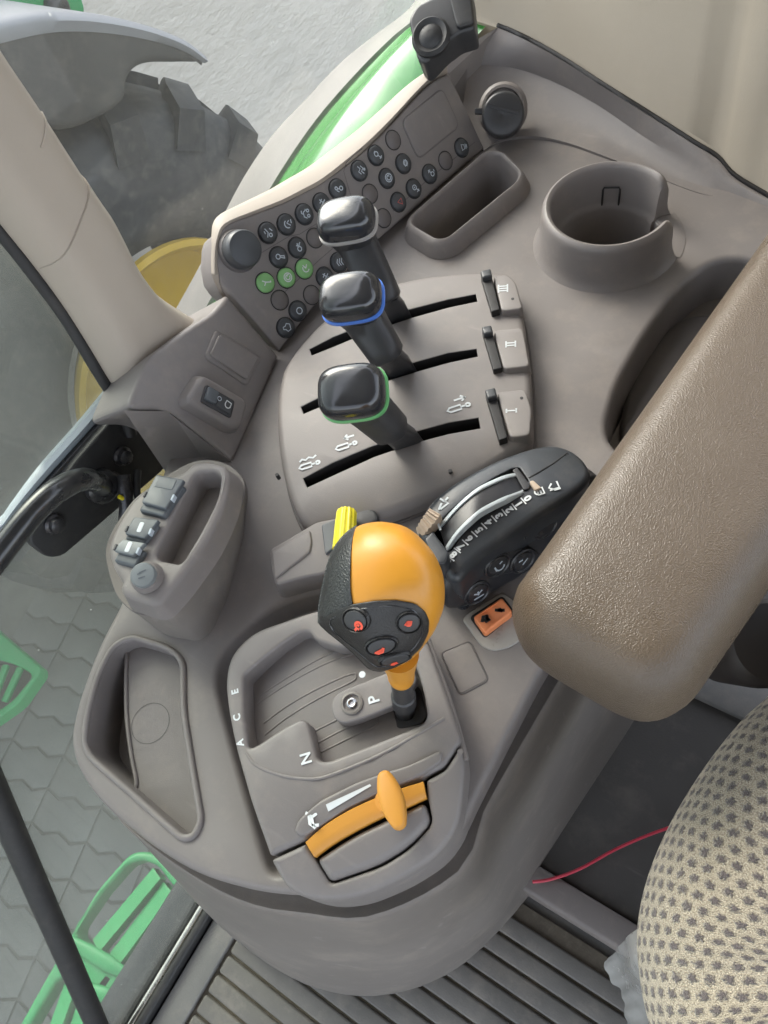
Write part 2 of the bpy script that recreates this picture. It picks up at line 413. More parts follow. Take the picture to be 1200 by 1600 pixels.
def fabric_mat():
    """cream knitted cloth with staggered dark dimples, mapped on the cloth's own two directions"""
    mat('seat_cloth', (.6, .5, .4), .95); m = MAT['seat_cloth']; t = m.node_tree; b = t.nodes['Principled BSDF']; L = t.links.new
    uv = t.nodes.new('ShaderNodeUVMap'); 
    nz = t.nodes.new('ShaderNodeTexNoise'); nz.inputs['Scale'].default_value = 160; nz.inputs['Detail'].default_value = 2; L(uv.outputs[0], nz.inputs['Vector'])
    sb = t.nodes.new('ShaderNodeVectorMath'); sb.operation = 'MULTIPLY_ADD'; L(nz.outputs['Color'], sb.inputs[0]); sb.inputs[1].default_value = (.0028, .0028, 0); L(uv.outputs[0], sb.inputs[2])
    sx = t.nodes.new('ShaderNodeSeparateXYZ'); L(sb.outputs[0], sx.inputs[0])
    def math_(op, a, bb=None):
        n = t.nodes.new('ShaderNodeMath'); n.operation = op
        for i, q in enumerate((a, bb)):
            if q is None: continue
            if isinstance(q, (int, float)): n.inputs[i].default_value = q
            else: L(q, n.inputs[i])
        return n.outputs[0]
    px, py = .0088, .0076
    X = math_('DIVIDE', sx.outputs[0], px); Y = math_('DIVIDE', sx.outputs[1], py)
    row = math_('FLOOR', Y); half = math_('MULTIPLY', math_('MODULO', math_('ABSOLUTE', row), 2), .5)
    fx = math_('SUBTRACT', math_('FRACT', math_('ADD', X, half)), .5); fy = math_('SUBTRACT', math_('FRACT', Y), .5)
    d = math_('SQRT', math_('ADD', math_('MULTIPLY', fx, fx), math_('MULTIPLY', math_('MULTIPLY', fy, fy), .9)))
    an = math_('ARCTAN2', fy, fx); star = math_('MULTIPLY', math_('COSINE', math_('MULTIPLY', an, 5)), .03)
    n9 = t.nodes.new('ShaderNodeTexNoise'); n9.inputs['Scale'].default_value = 700; n9.inputs['Detail'].default_value = 3; L(uv.outputs[0], n9.inputs['Vector'])
    ds = math_('ADD', math_('ADD', d, star), math_('MULTIPLY', math_('SUBTRACT', n9.outputs['Fac'], .5), .55))
    mr = t.nodes.new('ShaderNodeMapRange'); mr.inputs[1].default_value = .16; mr.inputs[2].default_value = .36; L(ds, mr.inputs[0])
    fz = t.nodes.new('ShaderNodeTexNoise'); fz.inputs['Scale'].default_value = 1100; fz.inputs['Detail'].default_value = 3; L(uv.outputs[0], fz.inputs['Vector'])
    cr = t.nodes.new('ShaderNodeMix'); cr.data_type = 'RGBA'; cr.inputs['A'].default_value = (.30, .25, .18, 1); cr.inputs['B'].default_value = (.58, .51, .39, 1)
    f2 = t.nodes.new('ShaderNodeMapRange'); f2.inputs[1].default_value = .35; f2.inputs[2].default_value = .65; L(fz.outputs['Fac'], f2.inputs[0]); L(f2.outputs[0], cr.inputs['Factor'])
    mx = t.nodes.new('ShaderNodeMix'); mx.data_type = 'RGBA'; mx.inputs['A'].default_value = (.13, .108, .105, 1); L(cr.outputs['Result'], mx.inputs['B']); L(mr.outputs[0], mx.inputs['Factor'])
    L(mx.outputs['Result'], b.inputs['Base Color'])
    hgt = math_('ADD', math_('MULTIPLY', mr.outputs[0], 1.0), math_('MULTIPLY', fz.outputs['Fac'], .9))
    bp = t.nodes.new('ShaderNodeBump'); bp.inputs['Strength'].default_value = 1.0; bp.inputs['Distance'].default_value = .0018; L(hgt, bp.inputs['Height']); L(bp.outputs[0], b.inputs['Normal'])
    b.inputs['Sheen Weight'].default_value = .3
fabric_mat()
def leather_mat():
    mat('armrest_skin', (.098, .074, .053), .33, 0, 1, .06, 10, dust=.04); t = MAT['armrest_skin'].node_tree; b = t.nodes['Principled BSDF']; L = t.links.new
    geo = t.nodes.new('ShaderNodeNewGeometry')
    v = t.nodes.new('ShaderNodeTexVoronoi'); v.inputs['Scale'].default_value = 1350; v.feature = 'SMOOTH_F1'; v.inputs['Smoothness'].default_value = .5
    n = t.nodes.new('ShaderNodeTexNoise'); n.inputs['Scale'].default_value = 400; n.inputs['Detail'].default_value = 3
    L(geo.outputs['Position'], n.inputs['Vector'])
    ad = t.nodes.new('ShaderNodeVectorMath'); ad.operation = 'MULTIPLY_ADD'; L(n.outputs['Color'], ad.inputs[0]); ad.inputs[1].default_value = (.0010, .0010, .0010); L(geo.outputs['Position'], ad.inputs[2]); L(ad.outputs[0], v.inputs['Vector'])
    bp = t.nodes.new('ShaderNodeBump'); bp.inputs['Strength'].default_value = .5; bp.inputs['Distance'].default_value = .0006; L(v.outputs['Distance'], bp.inputs['Height']); L(bp.outputs[0], b.inputs['Normal'])
leather_mat()

# ------------------------------------------------------------------ the yard: ground, pavers, wall
g = mesh('ground', [(-40, -40, 0), (40, -40, 0), (40, 40, 0), (-40, 40, 0)], [(0, 1, 2, 3)], 'joint_sand', None, None); tag(g, kind='structure')
zz = [(-.112, -.055), (-.056, -.035), (0, -.055), (.056, -.035), (.112, -.055), (.112, .055), (.056, .075), (0, .055), (-.056, .075), (-.112, .055)]
pav = panel('paver', Matrix.Translation((0, 0, .0)), offset(ccw([V2(p) for p in zz]), .002), 'paver', g, bevel=.004, skirt=.02, nb=2)
pav_me = pav.data; first = True; ang = R(14)
for i in range(-9, 9):
    for j in range(-9, 14):
        x, y = 1.32 + i * .228 * math.cos(ang) - j * .1145 * math.sin(ang) * 1, .35 + i * .228 * math.sin(ang) + j * .1145 * math.cos(ang)
        if not (.45 < x < 2.25 and -.75 < y < 1.25): continue
        if first: o = pav; first = False
        else: o = bpy.data.objects.new('paver', pav_me); COL.objects.link(o); o.parent = g
        o.location = (x, y, .007 + random.uniform(-.002, .002)); o.rotation_euler = (random.uniform(-.012, .012), random.uniform(-.012, .012), ang)
wall = fix(mesh('plaster_wall', [(2.35, -14, 0), (2.55, 3, 0), (2.85, 3, 0), (2.65, -14, 0), (2.35, -14, 2.6), (2.55, 3, 2.6), (2.85, 3, 2.6), (2.65, -14, 2.6)],
    [(0, 1, 5, 4), (1, 2, 6, 5), (2, 3, 7, 6), (3, 0, 4, 7), (4, 5, 6, 7)], 'plaster', None, None))
tag(wall, 'rough pale grey plastered wall behind the neighbouring wheel', 'wall')

# ------------------------------------------------------------------ the machine parked alongside: wheel, mudguard, bonnet, step
XN, YN, RN, RR = 1.6, -.81, .80, .40
nb_ = empty('neighbouring_tractor', (XN, YN, 0), 'green machine parked alongside, big tyre with yellow rim under a grey mudguard', 'tractor')
MWh = frame(Vector((XN, YN, RN)), Vector((0, 1, 0)), Vector((-1, 0, 0)))          # local z points at our cab
def wring(r, z, n=96): return [MWh @ Vector((r * math.cos(2 * math.pi * k / n), r * math.sin(2 * math.pi * k / n), z)) for k in range(n)]
prof = [(RR, -.46), (RR + .02, -.50), (.60, -.52), (.71, -.50), (.745, -.46), (.765, -.36), (.77, -.25), (.765, -.14), (.745, -.04), (.71, 0.), (.60, .02), (.50, .025), (RR + .03, .005), (RR, -.03)]
loft('tyre', [wring(r, z) for r, z in prof], 'tyre_rubber', nb_, cap0=False, cap1=False, smooth=50)
lug_me = None; NL = 20
for k in range(NL):
    for s in (0, 1):
        a0 = 2 * math.pi * (k + .5 * s) / NL
        rg = []
        for q in range(6):
            t = q / 5; z = (-.02 - .25 * t) if s == 0 else (-.48 + .25 * t); aa = a0 - .26 * t; wd_ = .085 - .018 * t
            rt = .80 - (.06 if q == 0 else .012 if q == 1 else 0); rb = .735 if q else .64
            zz_ = z + (.042 if s == 0 else -.042) * (1 if q == 0 else 0)
            rg.append([MWh @ Vector((r_ * math.cos(aa + d_), r_ * math.sin(aa + d_), zz_)) for r_, d_ in ((rb, -wd_), (rt, -wd_ * .72), (rt, wd_ * .72), (rb, wd_))])
        loft('tread_lug', rg, 'tyre_rubber', nb_, smooth=40)
rimp = [(RR + .012, .012), (RR + .012, .03), (RR - .005, .035), (RR - .02, .02), (RR - .035, -.05), (RR - .07, -.08), (.25, -.10), (.17, -.13), (.12, -.13), (.115, -.09), (.0005, -.085)]
loft('wheel_rim', [wring(r, z, 64) for r, z in rimp], 'rim_yellow', nb_, cap0=False, cap1=False, smooth=35)
for k in range(8):
    a = 2 * math.pi * k / 8; lathe('wheel_nut', MWh @ Matrix.Translation((.145 * math.cos(a), .145 * math.sin(a), -.13)), [(.014, -.01), (.014, .018), (.008, .022)], 'bolt', nb_, n=6)
MG = MWh @ Matrix.Translation((0, 0, .05))
go_ = LPS(MG, [(-120, 100), (-60, 58), (0, 40), (75, 27), (150, 30), (225, 45), (285, 68), (322, 95), (285, 98), (240, 99), (215, 108), (201, 130), (195, 160), (150, 190), (100, 205), (40, 190), (-30, 175), (-120, 200)])
gpts = spl(go_, 5)
panel('mudguard', MG, gpts, 'guard_grey', nb_, bevel=.02, skirt=.50, nb=4)
gu = LPS(MG, [(-120, 100), (-60, 58), (0, 40), (75, 27), (150, 30), (225, 45), (285, 68), (320, 94)]); gu = spl(gu, 6, closed=False)
rg = []
for i, p in enumerate(gu):
    t = (gu[min(i + 1, len(gu) - 1)] - gu[max(i - 1, 0)]).normalized(); nn = Vector((-t.y, t.x)); nn = nn if nn.dot(p) > 0 else -nn
    wv = .028 * (1 - .75 * (i / (len(gu) - 1)) ** 3)
    rg.append([MG @ Vector((*(p + nn * a), z)) for a, z in ((-wv, .003), (-wv * .2, .012), (.008, .002), (.010, -.03), (.010, -.5), (-.005, -.5))])
loft('mudguard_lip', rg, 'guard_edge', nb_, smooth=60)
MBn = MWh @ Matrix.Translation((0, 0, -.30))
bo = fillet(LPS(MBn, [(-200, -90), (60, -90), (125, -20), (138, 22), (110, 33), (50, 25), (-30, 38), (-200, 90)]), .02)
bonnet = panel('bonnet_panel', MBn, bo, 'green_step', nb_, bevel=.015, skirt=.3)
lathe('marker_lamp', MBn @ Matrix.Translation((*LP(MBn, 87, 14), .0)), [(.036, -.01), (.036, .012), (.028, .022), (.01, .026)], 'tube_black', nb_, n=20)
# its step, seen low through the door glass
MS2 = flat(1.75)
so = fillet(LPS(MS2, [(-90, 900), (-5, 985), (62, 1042), (62, 1052), (28, 1100), (0, 1120), (-90, 1180)]), .02)
st2 = panel('step_plate', MS2, so, 'green_step', nb_, bevel=.006, skirt=.04, holes=[
    dict(o=fillet(LPS(MS2, [(-5, 1030), (20, 1037), (46, 1050), (50, 1058), (22, 1092), (2, 1108), (-40, 1120), (-60, 1060)]), .015), depth=.035, bevel=.004, dark=True)], hole_mat='joint_sand')
for k in range(3):
    a, b = LP(MS2, 30 - k * 22, 1042 - 4 * k), LP(MS2, 5 - k * 22, 1096 + 8 * k)
    d = (b - a); Mk = MS2 @ Matrix.Translation((*((a + b) / 2), -.012)) @ Matrix.Rotation(math.atan2(d.y, d.x), 4, 'Z')
    box('step_bar', Mk, d.length, .018, .012, 'green_step', nb_, .003)

# ------------------------------------------------------------------ our own tractor, outside the glass
fd = empty('rear_fender', W(480, 230, .55), 'glossy green fender with pale outer rim outside the button panel', 'fender')
def rail(pts, n=8): return spl([W(u, v, h) for u, v, h in pts], n, closed=False)
r0 = rail([(690, -60, .44), (640, 12, .46), (585, 55, .50), (530, 100, .53), (475, 158, .57), (425, 212, .61), (382, 275, .65), (345, 345, .70), (312, 415, .76), (265, 500, .84), (210, 600, .95)])
r1 = rail([(740, -60, .40), (668, 25, .42), (612, 72, .455), (556, 128, .485), (500, 192, .52), (455, 255, .555), (415, 320, .59), (375, 395, .64), (340, 460, .70), (300, 530, .77), (250, 620, .86)])
def outer(a, b, k): return a + (b - a) * k
off = Vector((.10, 0, -.14)); offi = Vector((-.03, .02, -.01))
rg = [[p + off, p + Vector((.012, -.005, -.02)), p, p * .75 + q * .25 + Vector((0, 0, .005)), p * .3 + q * .7 + Vector((0, 0, .012)), q + Vector((0, 0, .008)), q, q - Vector((0, 0, .012))] for p, q in zip(r0, r1)]
loft('fender_rim', rg, 'fender_grey', fd, closed=False, smooth=60)
r2 = rail([(840, -60, .385), (760, 40, .40), (705, 90, .425), (650, 150, .455), (590, 222, .485), (540, 285, .515), (495, 345, .55), (450, 420, .60), (415, 490, .66), (370, 560, .73), (320, 650, .82)])
rg = []
for q, r_ in zip(r1, r2):
    e = r_ - q; up = Vector((0, 0, 1)); c = [q + Vector((.004, 0, -.02)), q + e * .005 + up * -.006]
    for k in range(1, 15):
        t = k / 14; c.append(q + e * t + up * (.022 * math.sin(math.pi * min(t * 1.05, 1)) ** .8 * (1 - .3 * t) - .006 * math.exp(-((t - .30) / .05) ** 2)))
    rg.append(c)
loft('fender_shell', rg, 'green_paint', fd, closed=False, smooth=70)

# access steps below the door
sp = empty('access_step', W(200, 1450, 1.2), 'bright green metal step plate with serrated slots beside the cab floor', 'step')
HS = 1.16; MS = flat(HS)
fo = fillet(LPS(MS, [(302, 1400), (262, 1352), (240, 1331), (205, 1330), (150, 1392), (105, 1470), (70, 1530), (0, 1655), (-30, 1720), (175, 1720), (205, 1610), (250, 1505), (285, 1440)]), .016, 5)
hA = fillet(LPS(MS, [(222, 1344), (245, 1352), (284, 1402), (262, 1445), (214, 1518), (190, 1508), (120, 1468), (122, 1450), (160, 1395), (200, 1350)]), .008, 4)
hB = fillet(LPS(MS, [(92, 1528), (120, 1532), (140, 1560), (168, 1590), (150, 1690), (20, 1690), (30, 1632), (60, 1580)]), .008, 4)
slot1 = LPS(MS, [(165, 1525), (172, 1530), (163, 1543), (155, 1538)]); slot2 = LPS(MS, [(195, 1545), (203, 1548), (196, 1565), (187, 1562)])
fr_ = panel('step_frame', MS, fo, 'green_step', sp, bevel=.006, skirt=.035, nb=3, holes=[dict(o=hA, depth=.03, bevel=.005), dict(o=hB, depth=.03, bevel=.005), dict(o=slot1, depth=.02, bevel=.001, dark=True), dict(o=slot2, depth=.02, bevel=.001, dark=True)])
# cut the pocket floors away so that the ground shows through
bm = bmesh.new(); bm.from_mesh(fr_.data)
kill = [f for f in bm.faces if len(f.verts) > 20 and f.calc_center_median().z < CZ - HS - .02]; bmesh.ops.delete(bm, geom=kill, context='FACES'); bm.to_mesh(fr_.data); bm.free()
def serrated(a, b, w, parent, tilt):
    """a slat from a to b with a toothed upper edge"""
    d = b - a; L_ = d.length; x = d.normalized(); y = Vector((-x.y, x.x, 0)); vs, fs = [], []; n = int(L_ / .0035)
    for i in range(n + 1):
        p = a + x * (L_ * i / n); up = .0012 if i % 2 else 0
        for q in (p - y * w / 2 + Vector((0, 0, -.004)), p + y * w / 2 + Vector((0, 0, tilt + up)), p + y * (w / 2 + .002) + Vector((0, 0, tilt - .018)), p - y * (w / 2 - .002) + Vector((0, 0, -.022))): vs.append(q)
        if i:
            k = 4 * i
            for j in range(4): fs.append((k - 4 + j, k - 4 + (j + 1) % 4, k + (j + 1) % 4, k + j))
    return fix(mesh('step_slat', vs, fs, 'green_step', parent, 30))
for (a, b, w) in [((245, 1364), (150, 1478), .024), ((262, 1386), (178, 1500), .026), ((280, 1412), (206, 1514), .022),
                  ((112, 1533), (60, 1680), .024), ((135, 1555), (92, 1685), .024), ((158, 1580), (128, 1690), .022)]:
    serrated(W(*a, HS + .006), W(*b, HS + .006), w, sp, .004)
for a, b in (((112, 1472), (196, 1522)), ((140, 1546), (178, 1562))):
    pa, pb = W(*a, HS - .004), W(*b, HS - .004); tube('step_crossbar', [pa, pa * .6 + pb * .4, pa * .3 + pb * .7, pb], [.009, .011, .012, .007], 'green_step', sp, 12, flatten=.6)
# front edge flange of the step, facing the cab
rgp = [W(u, v, HS - .002) for u, v in ((303, 1398), (285, 1440), (250, 1505), (205, 1610), (172, 1720))]
loft('step_flange', [[p, p + Vector((-.012, 0, -.004)), p + Vector((-.014, 0, -.09)), p + Vector((0, 0, -.09))] for p in spl(rgp, 4, False)], 'tube_black', sp, smooth=40)

# ------------------------------------------------------------------ cab side: glass, pillar, sill, handle
p0W = Vector((.43, 0, CZ - .42)); nW = Vector((-1, 0, .16)).normalized()
def WW(u, v, inw=0.): return WP(u, v, p0W + nW * inw, nW)
def slab(name, a, b, c, d, th, m, parent=None):
    n = (b - a).cross(d - a).normalized() * th
    return fix(mesh(name, [a, b, c, d, a + n, b + n, c + n, d + n], [(0, 1, 2, 3), (7, 6, 5, 4), (0, 4, 5, 1), (1, 5, 6, 2), (2, 6, 7, 3), (3, 7, 4, 0)], m, parent, None))
def wpt(y, h): return Vector((.43 + .16 * (.42 - h), y, CZ - h)) - nW * .02
yP = -.20
dg = empty('door_window', wpt(.2, .95), 'dusty tinted side window beside the tray and grab handle', 'window')
slab('pane', wpt(-.206, .97), wpt(.95, .97), wpt(.95, -.45), wpt(-.214, -.45), .004, 'tinted_glass', dg)
rw = empty('rear_side_window', wpt(-.4, .45), 'clear side window between the beige pillar and the fender', 'window')
slab('pane', wpt(-.209, .60), wpt(-.85, .47), wpt(-.85, -.45), wpt(-.217, -.45), .004, 'rear_glass', rw)

pl = empty('pillar_trim', WW(255, 600), 'beige moulded pillar trim rising beside the headlight switch', 'pillar')
Lp = [(-150, 160), (-60, 270), (0, 345), (60, 420), (105, 482), (148, 550), (178, 600), (203, 634)]
Rp = [(-90, -60), (-50, 8), (0, 86), (50, 160), (98, 235), (140, 300), (166, 338), (204, 412), (240, 458), (275, 483), (303, 500)]
def resample(pts, n):
    s = spl([Vector(p) for p in pts], 8, False); L_ = [0]
    for i in range(1, len(s)): L_.append(L_[-1] + (s[i] - s[i - 1]).length)
    out = []; j = 0
    for k in range(n):
        t = L_[-1] * k / (n - 1)
        while j < len(s) - 2 and L_[j + 1] < t: j += 1
        q = (t - L_[j]) / max(L_[j + 1] - L_[j], 1e-9); out.append(s[j].lerp(s[j + 1], min(q, 1)))
    return out
NS = 40
def pillar_rings(k0, k1, grow=0.):
    rg = []
    for k in range(k0, k1 + 1):
        a, b = LpR[k], RpR[k]; pa, pb = WW(a.x, a.y, .004), WW(b.x, b.y, .004); e = pb - pa; ring = []
        for q in range(17):
            t = q / 16; bul = .024 * (1 - abs(2 * t - 1) ** 4.5) + grow
            ring.append(pa + e * t + nW * bul)
        ring += [pb - nW * .012, pa - nW * .012]
        rg.append(ring)
    return rg
LpR, RpR = resample(Lp, NS), resample(Rp, NS)
kj = 22
loft('upper_trim', pillar_rings(0, kj), 'beige_trim', pl, smooth=50)
loft('lower_trim', pillar_rings(kj, NS - 1, .0022), 'beige_trim', pl, smooth=50)
kc = 15
cr_ = [p for p in pillar_rings(kc, kc, .0006)[0][10:16]]
tube('trim_seam', cr_, .0007, 'beige_trim', pl, 6)
wire_ = [WW(u, v, -.004) for u, v in ((-150, 190), (0, 362), (60, 438), (105, 500), (150, 575), (190, 640), (205, 680))]
tube('window_seal', spl(wire_, 5, False), .005, 'strap_black', pl, 8)

fl = empty('door_frame', WW(120, 700), 'pale grey door frame strip with black rubber edge by the grab handle', 'door frame')
sA = [(-60, 860), (0, 808), (10, 795), (60, 728), (120, 660), (168, 602), (205, 560)]; sB = [(-60, 900), (8, 832), (22, 812), (85, 742), (150, 670), (196, 618), (225, 590)]
ra, rb = resample(sA, 24), resample(sB, 24)
loft('frame_strip', [[WW(a.x, a.y, -.03), WW(a.x, a.y, -.022), WW((a.x + b.x) / 2, (a.y + b.y) / 2, -.016), WW(b.x, b.y, -.022), WW(b.x, b.y, -.035)] for a, b in zip(ra, rb)], 'seal_grey', fl, closed=False, smooth=60)
tube('rubber_edge', [WW(b.x + 3, b.y + 4, -.018) for b in rb], .006, 'tube_black', fl, 8)
pB = [WW(u, v, .0) for u, v in ((196, 640), (258, 728), (95, 872), (78, 874), (42, 846), (40, 838))]
MBk = frame(p0W + nW * -.006, Vector((0, 1, 0)), nW)
bk = empty('handle_bracket', WW(150, 760), 'black metal bracket plate with bolts behind the grab handle', 'bracket')
panel('plate', MBk, fillet(LPS(MBk, [(198, 630), (262, 728), (250, 740), (98, 870), (74, 872), (44, 848), (60, 800), (120, 720)]), .008), 'strap_black', bk, bevel=.002, skirt=.008)
for u, v in ((190, 712), (84, 818), (175, 752)):
    lathe('bolt', MBk @ Matrix.Translation((*LP(MBk, u, v), 0)), [(.0085, -.001), (.0085, .002), (.0065, .0035), (.006, .007), (.003, .0085)], 'bolt', bk, n=12)
tube('hinge_pin', [WW(192, 742, .004), WW(198, 790, .012), WW(196, 815, .006)], .006, 'bolt', bk, 10)
tube('cable', spl([WW(215, 735, .004), WW(214, 770, .012), WW(222, 800, .004), WW(238, 850, -.01)], 5, False), .003, 'strap_black', bk, 8)
tube('yellow_clip', [WW(186, 776, .012), WW(196, 781, .012)], .0018, 'yellow_cap', bk, 8)
gh = empty('grab_handle', WW(130, 745), 'black tubular grab handle curving in beside the door glass', 'handle')
hp = [WW(-90, 985, .05), WW(-30, 905, .05), WW(10, 852, .05), WW(52, 800, .05), WW(90, 766, .048), WW(125, 750, .036), WW(148, 752, .018), WW(160, 760, .0)]
tube('bar', spl(hp, 6, False), .0085, 'tube_black', gh, 16)
lathe('flange', frame(WW(160, 760, .0), Vector((0, 1, 0)), nW), [(.014, -.003), (.014, .003), (.010, .006)], 'tube_black', gh)
db = empty('door_bar', W(100, 1450, .9), 'straight dark bar crossing the green step outside the glass', 'bar')
pa, pb = WW(-40, 1165, -.02), WW(190, 1690, -.02)
bar_r = [(pa + (pb - pa) * (k / 12)) for k in range(13)]
tube('bar', bar_r, .0135, 'strap_black', db, 16, flatten=.8)
# sill along the cab floor edge
FZ = .95
sl = empty('door_sill', W(270, 1520, FZ), 'black rubber and bright metal sill strip at the floor edge', 'sill')
def strip_box(name, x0, x1, h0, h1, m, parent, y0=.05, y1=.8, b=.002):
    M = Matrix.Translation(((x0 + x1) / 2, (y0 + y1) / 2, CZ - h1)); return box(name, M, abs(x1 - x0), y1 - y0, h1 - h0, m, parent, b)
strip_box('rubber_strip', .362, .405, .952, 1.0, 'tube_black', sl); strip_box('metal_strip', .352, .3600, .944, .97, 'chrome', sl); strip_box('seal_lip', .3395, .3505, .938, .97, 'strap_black', sl, b=.004)
# ------------------------------------------------------------------ cab floor, ribbed mat, riser
fl_ = mesh('cab_floor', [(-.9, -.9, CZ - .965), (.4, -.9, CZ - .965), (.4, .9, CZ - .965), (-.9, .9, CZ - .965)], [(0, 1, 2, 3)], 'floor_grey', None, None); tag(fl_, kind='structure')
mt = empty('floor_mat', W(500, 1590, FZ), 'ribbed dark rubber floor mat around the foot of the console', 'mat')
box('mat_sheet', Matrix.Translation((-.06, .30, CZ - .962)), .78, .62, .004, 'groove_brown', mt, .001)
strip_box('mat_border', .304, .337, .950, .961, 'floor_grey', mt, .02, .6)
rib_me = None
for k in range(25):
    y = .018 + k * .0226
    M = Matrix.Translation((-.058, y, CZ - .958))
    if rib_me is None: o = box('rib', Matrix.Identity(4), .716, .0197, .0052, 'mat_rubber', mt, .0025); rib_me = o.data; o.matrix_parent_inverse = Matrix.Identity(4)
    else: o = bpy.data.objects.new('rib', rib_me); COL.objects.link(o); o.parent = mt
    o.matrix_parent_inverse = Matrix.Translation(mt.location).inverted(); o.location = M.translation
rs = empty('floor_riser', W(950, 1250, .87), 'dark raised floor panel with brown edge bar between console and seat', 'floor panel')
box('riser_top', Matrix.Translation((-.22, -.50, CZ - .955)), .60, .90, .068, 'riser_dark', rs, .004)
Mled = Matrix.Translation((-.215, -.0345, CZ - .958))
box('edge_bar', Mled, .56, .030, .082, 'ledge_brown', rs, .006)
_q = W(1150, 1080, .88); box('cross_strip', Matrix.Translation((_q.x - .05, _q.y, CZ - .888)), .20, .052, .012, 'floor_grey', rs, .003)
wr = tube('red_wire', spl([W(832, 1378, .868), W(860, 1374, .872), W(905, 1358, .878), W(960, 1328, .879), W(1010, 1306, .876), W(1060, 1288, .872), W(1130, 1262, .874), W(1200, 1250, .874)], 6, False), .0016, 'wire_red', None, 8)
tag(wr, 'thin red wire lying across the dark floor panel', 'wire')

# ------------------------------------------------------------------ cab roof (above the picture; added to shade the inside)
roof = box('unseen_cab_roof', Matrix.Translation((-.30, .0, CZ + .50)), 1.60, 1.90, .12, 'rear_trim', None, .03); tag(roof, 'unseen beige cab roof, added to shade the inside', 'roof', kind='structure')
# ------------------------------------------------------------------ rear trim
rt = empty('rear_trim_wall', W(1000, 180, .40), 'beige rear cab wall trim behind the cup holder', 'trim panel')
bp_ = [W(u, v, h) for u, v, h in ((730, 30, .394), (790, 50, .399), (830, 66, .401), (880, 95, .405), (960, 146, .413), (1050, 203, .425), (1120, 248, .436), (1140, 270, .441), (1160, 288, .445), (1210, 314, .448), (1330, 400, .45))]
bs = spl(bp_, 4, False); rg = []
dv = Vector((.04, -.10, 0))
for p in bs: rg.append([p + Vector((.03, -.07, -.10)), p + Vector((.001, -.002, 0)), p + Vector((.004, -.006, .004)), p + Vector((.02, -.03, .20)), p + Vector((.03, -.06, .45)), p + Vector((.04, -.16, .48)), p + Vector((.05, -.2, -.1))])
loft('lower_panel', rg, 'rear_trim', rt, smooth=40)
ltc = empty('window_latch', W(685, 45, .37), 'black window latch on the edge of the rear wall trim', 'latch')
ML = plane3(W(640, 25, .335), W(720, -20, .325), W(665, 95, .355))
panel('latch_body', ML, fillet(LPS(ML, [(638, 30), (650, 8), (700, -18), (735, -30), (742, 45), (716, 52), (690, 72), (664, 100), (652, 92)]), .004), 'lever_black', ltc, bevel=.003, skirt=.03)
lathe('latch_button', ML @ Matrix.Translation((*LP(ML, 674, 60), 0)), [(.016, -.002), (.0165, .003), (.014, .006), (.013, .0055), (.010, .004), (.006, .008), (.002, .0085)], 'strap_black', ltc)
panel('latch_cover', ML @ Matrix.Translation((0, 0, .004)), fillet(LPS(ML, [(700, -10), (735, -30), (742, 40), (715, 48)]), .004), 'strap_black', ltc, bevel=.002, skirt=.01)

# ------------------------------------------------------------------ console
HC = .45; MC = flat(HC)
co = empty('side_console', Vector((.2, -.2, CZ - FZ)), 'grey-brown moulded side console carrying all the levers', 'console')
ctop = [(190, 938), (152, 1008), (120, 1095), (108, 1150), (113, 1185), (135, 1228), (168, 1266), (235, 1322), (310, 1368), (400, 1392), (450, 1398), (560, 1400), (650, 1375), (715, 1310), (738, 1262), (790, 1158), (842, 1058)]
plan = LPS(MC, ctop) + [Vector((.055, -.19)), Vector((.012, -.27)), Vector((.0, -.40)), Vector((.0, -.66)), Vector((.36, -.66)), Vector((.385, -.30)), Vector((.395, -.15))]
plan = fillet(plan, [.01, .02, .03, .02, .012, .02, .03, .04, .04, .03, .01, .03, .03, .02, .01, .02, .01, .02, .02, .02, .01, .01, .02, .02], 4)
tray = fillet(LPS(MC, [(180, 1012), (206, 999), (262, 1016), (283, 1035), (283, 1110), (297, 1200), (311, 1283), (300, 1304), (286, 1304), (212, 1238), (145, 1180), (136, 1160), (140, 1120), (157, 1055)]), .010, 5)
bin_ = fillet(LPS(MC, [(648, 362), (762, 262), (782, 262), (812, 292), (808, 305), (702, 392), (686, 394), (650, 372)]), .006, 4)
pocket = fillet(LPS(MC, [(952, 690), (948, 660), (965, 600), (1010, 520), (1060, 450), (1110, 410), (1150, 402), (1250, 420), (1200, 540), (1080, 680), (1010, 740)]), .012, 5)
cupc = W(952, 316, .412); cupc.z = CZ - .45; cupc2 = V2(cupc)
chan = fillet(LPS(MC, [(520, 925), (470, 934), (427, 952), (385, 981), (352, 1015), (339, 1042), (338, 1070), (345, 1100), (364, 1170), (390, 1260), (414, 1345), (424, 1366), (470, 1362), (500, 1200), (560, 1000), (560, 940)]), .008, 4)
holes = [dict(o=chan, depth=.016, bevel=.004, draft=.004), dict(o=tray, depth=.062, bevel=.003, draft=.002), dict(o=pocket, depth=.05, bevel=.006, draft=.004), dict(o=circ(.044, 40, cupc2), depth=.07, bevel=.001),
         dict(o=offset(ccw(dedupe(bin_)), .001), depth=.04, bevel=.001, draft=.002)]
panel('top_panel', MC, plan, 'console_plastic', co, holes=holes, bevel=.005, skirt=.046, flare=-.0015, grid=.03, nb=5)

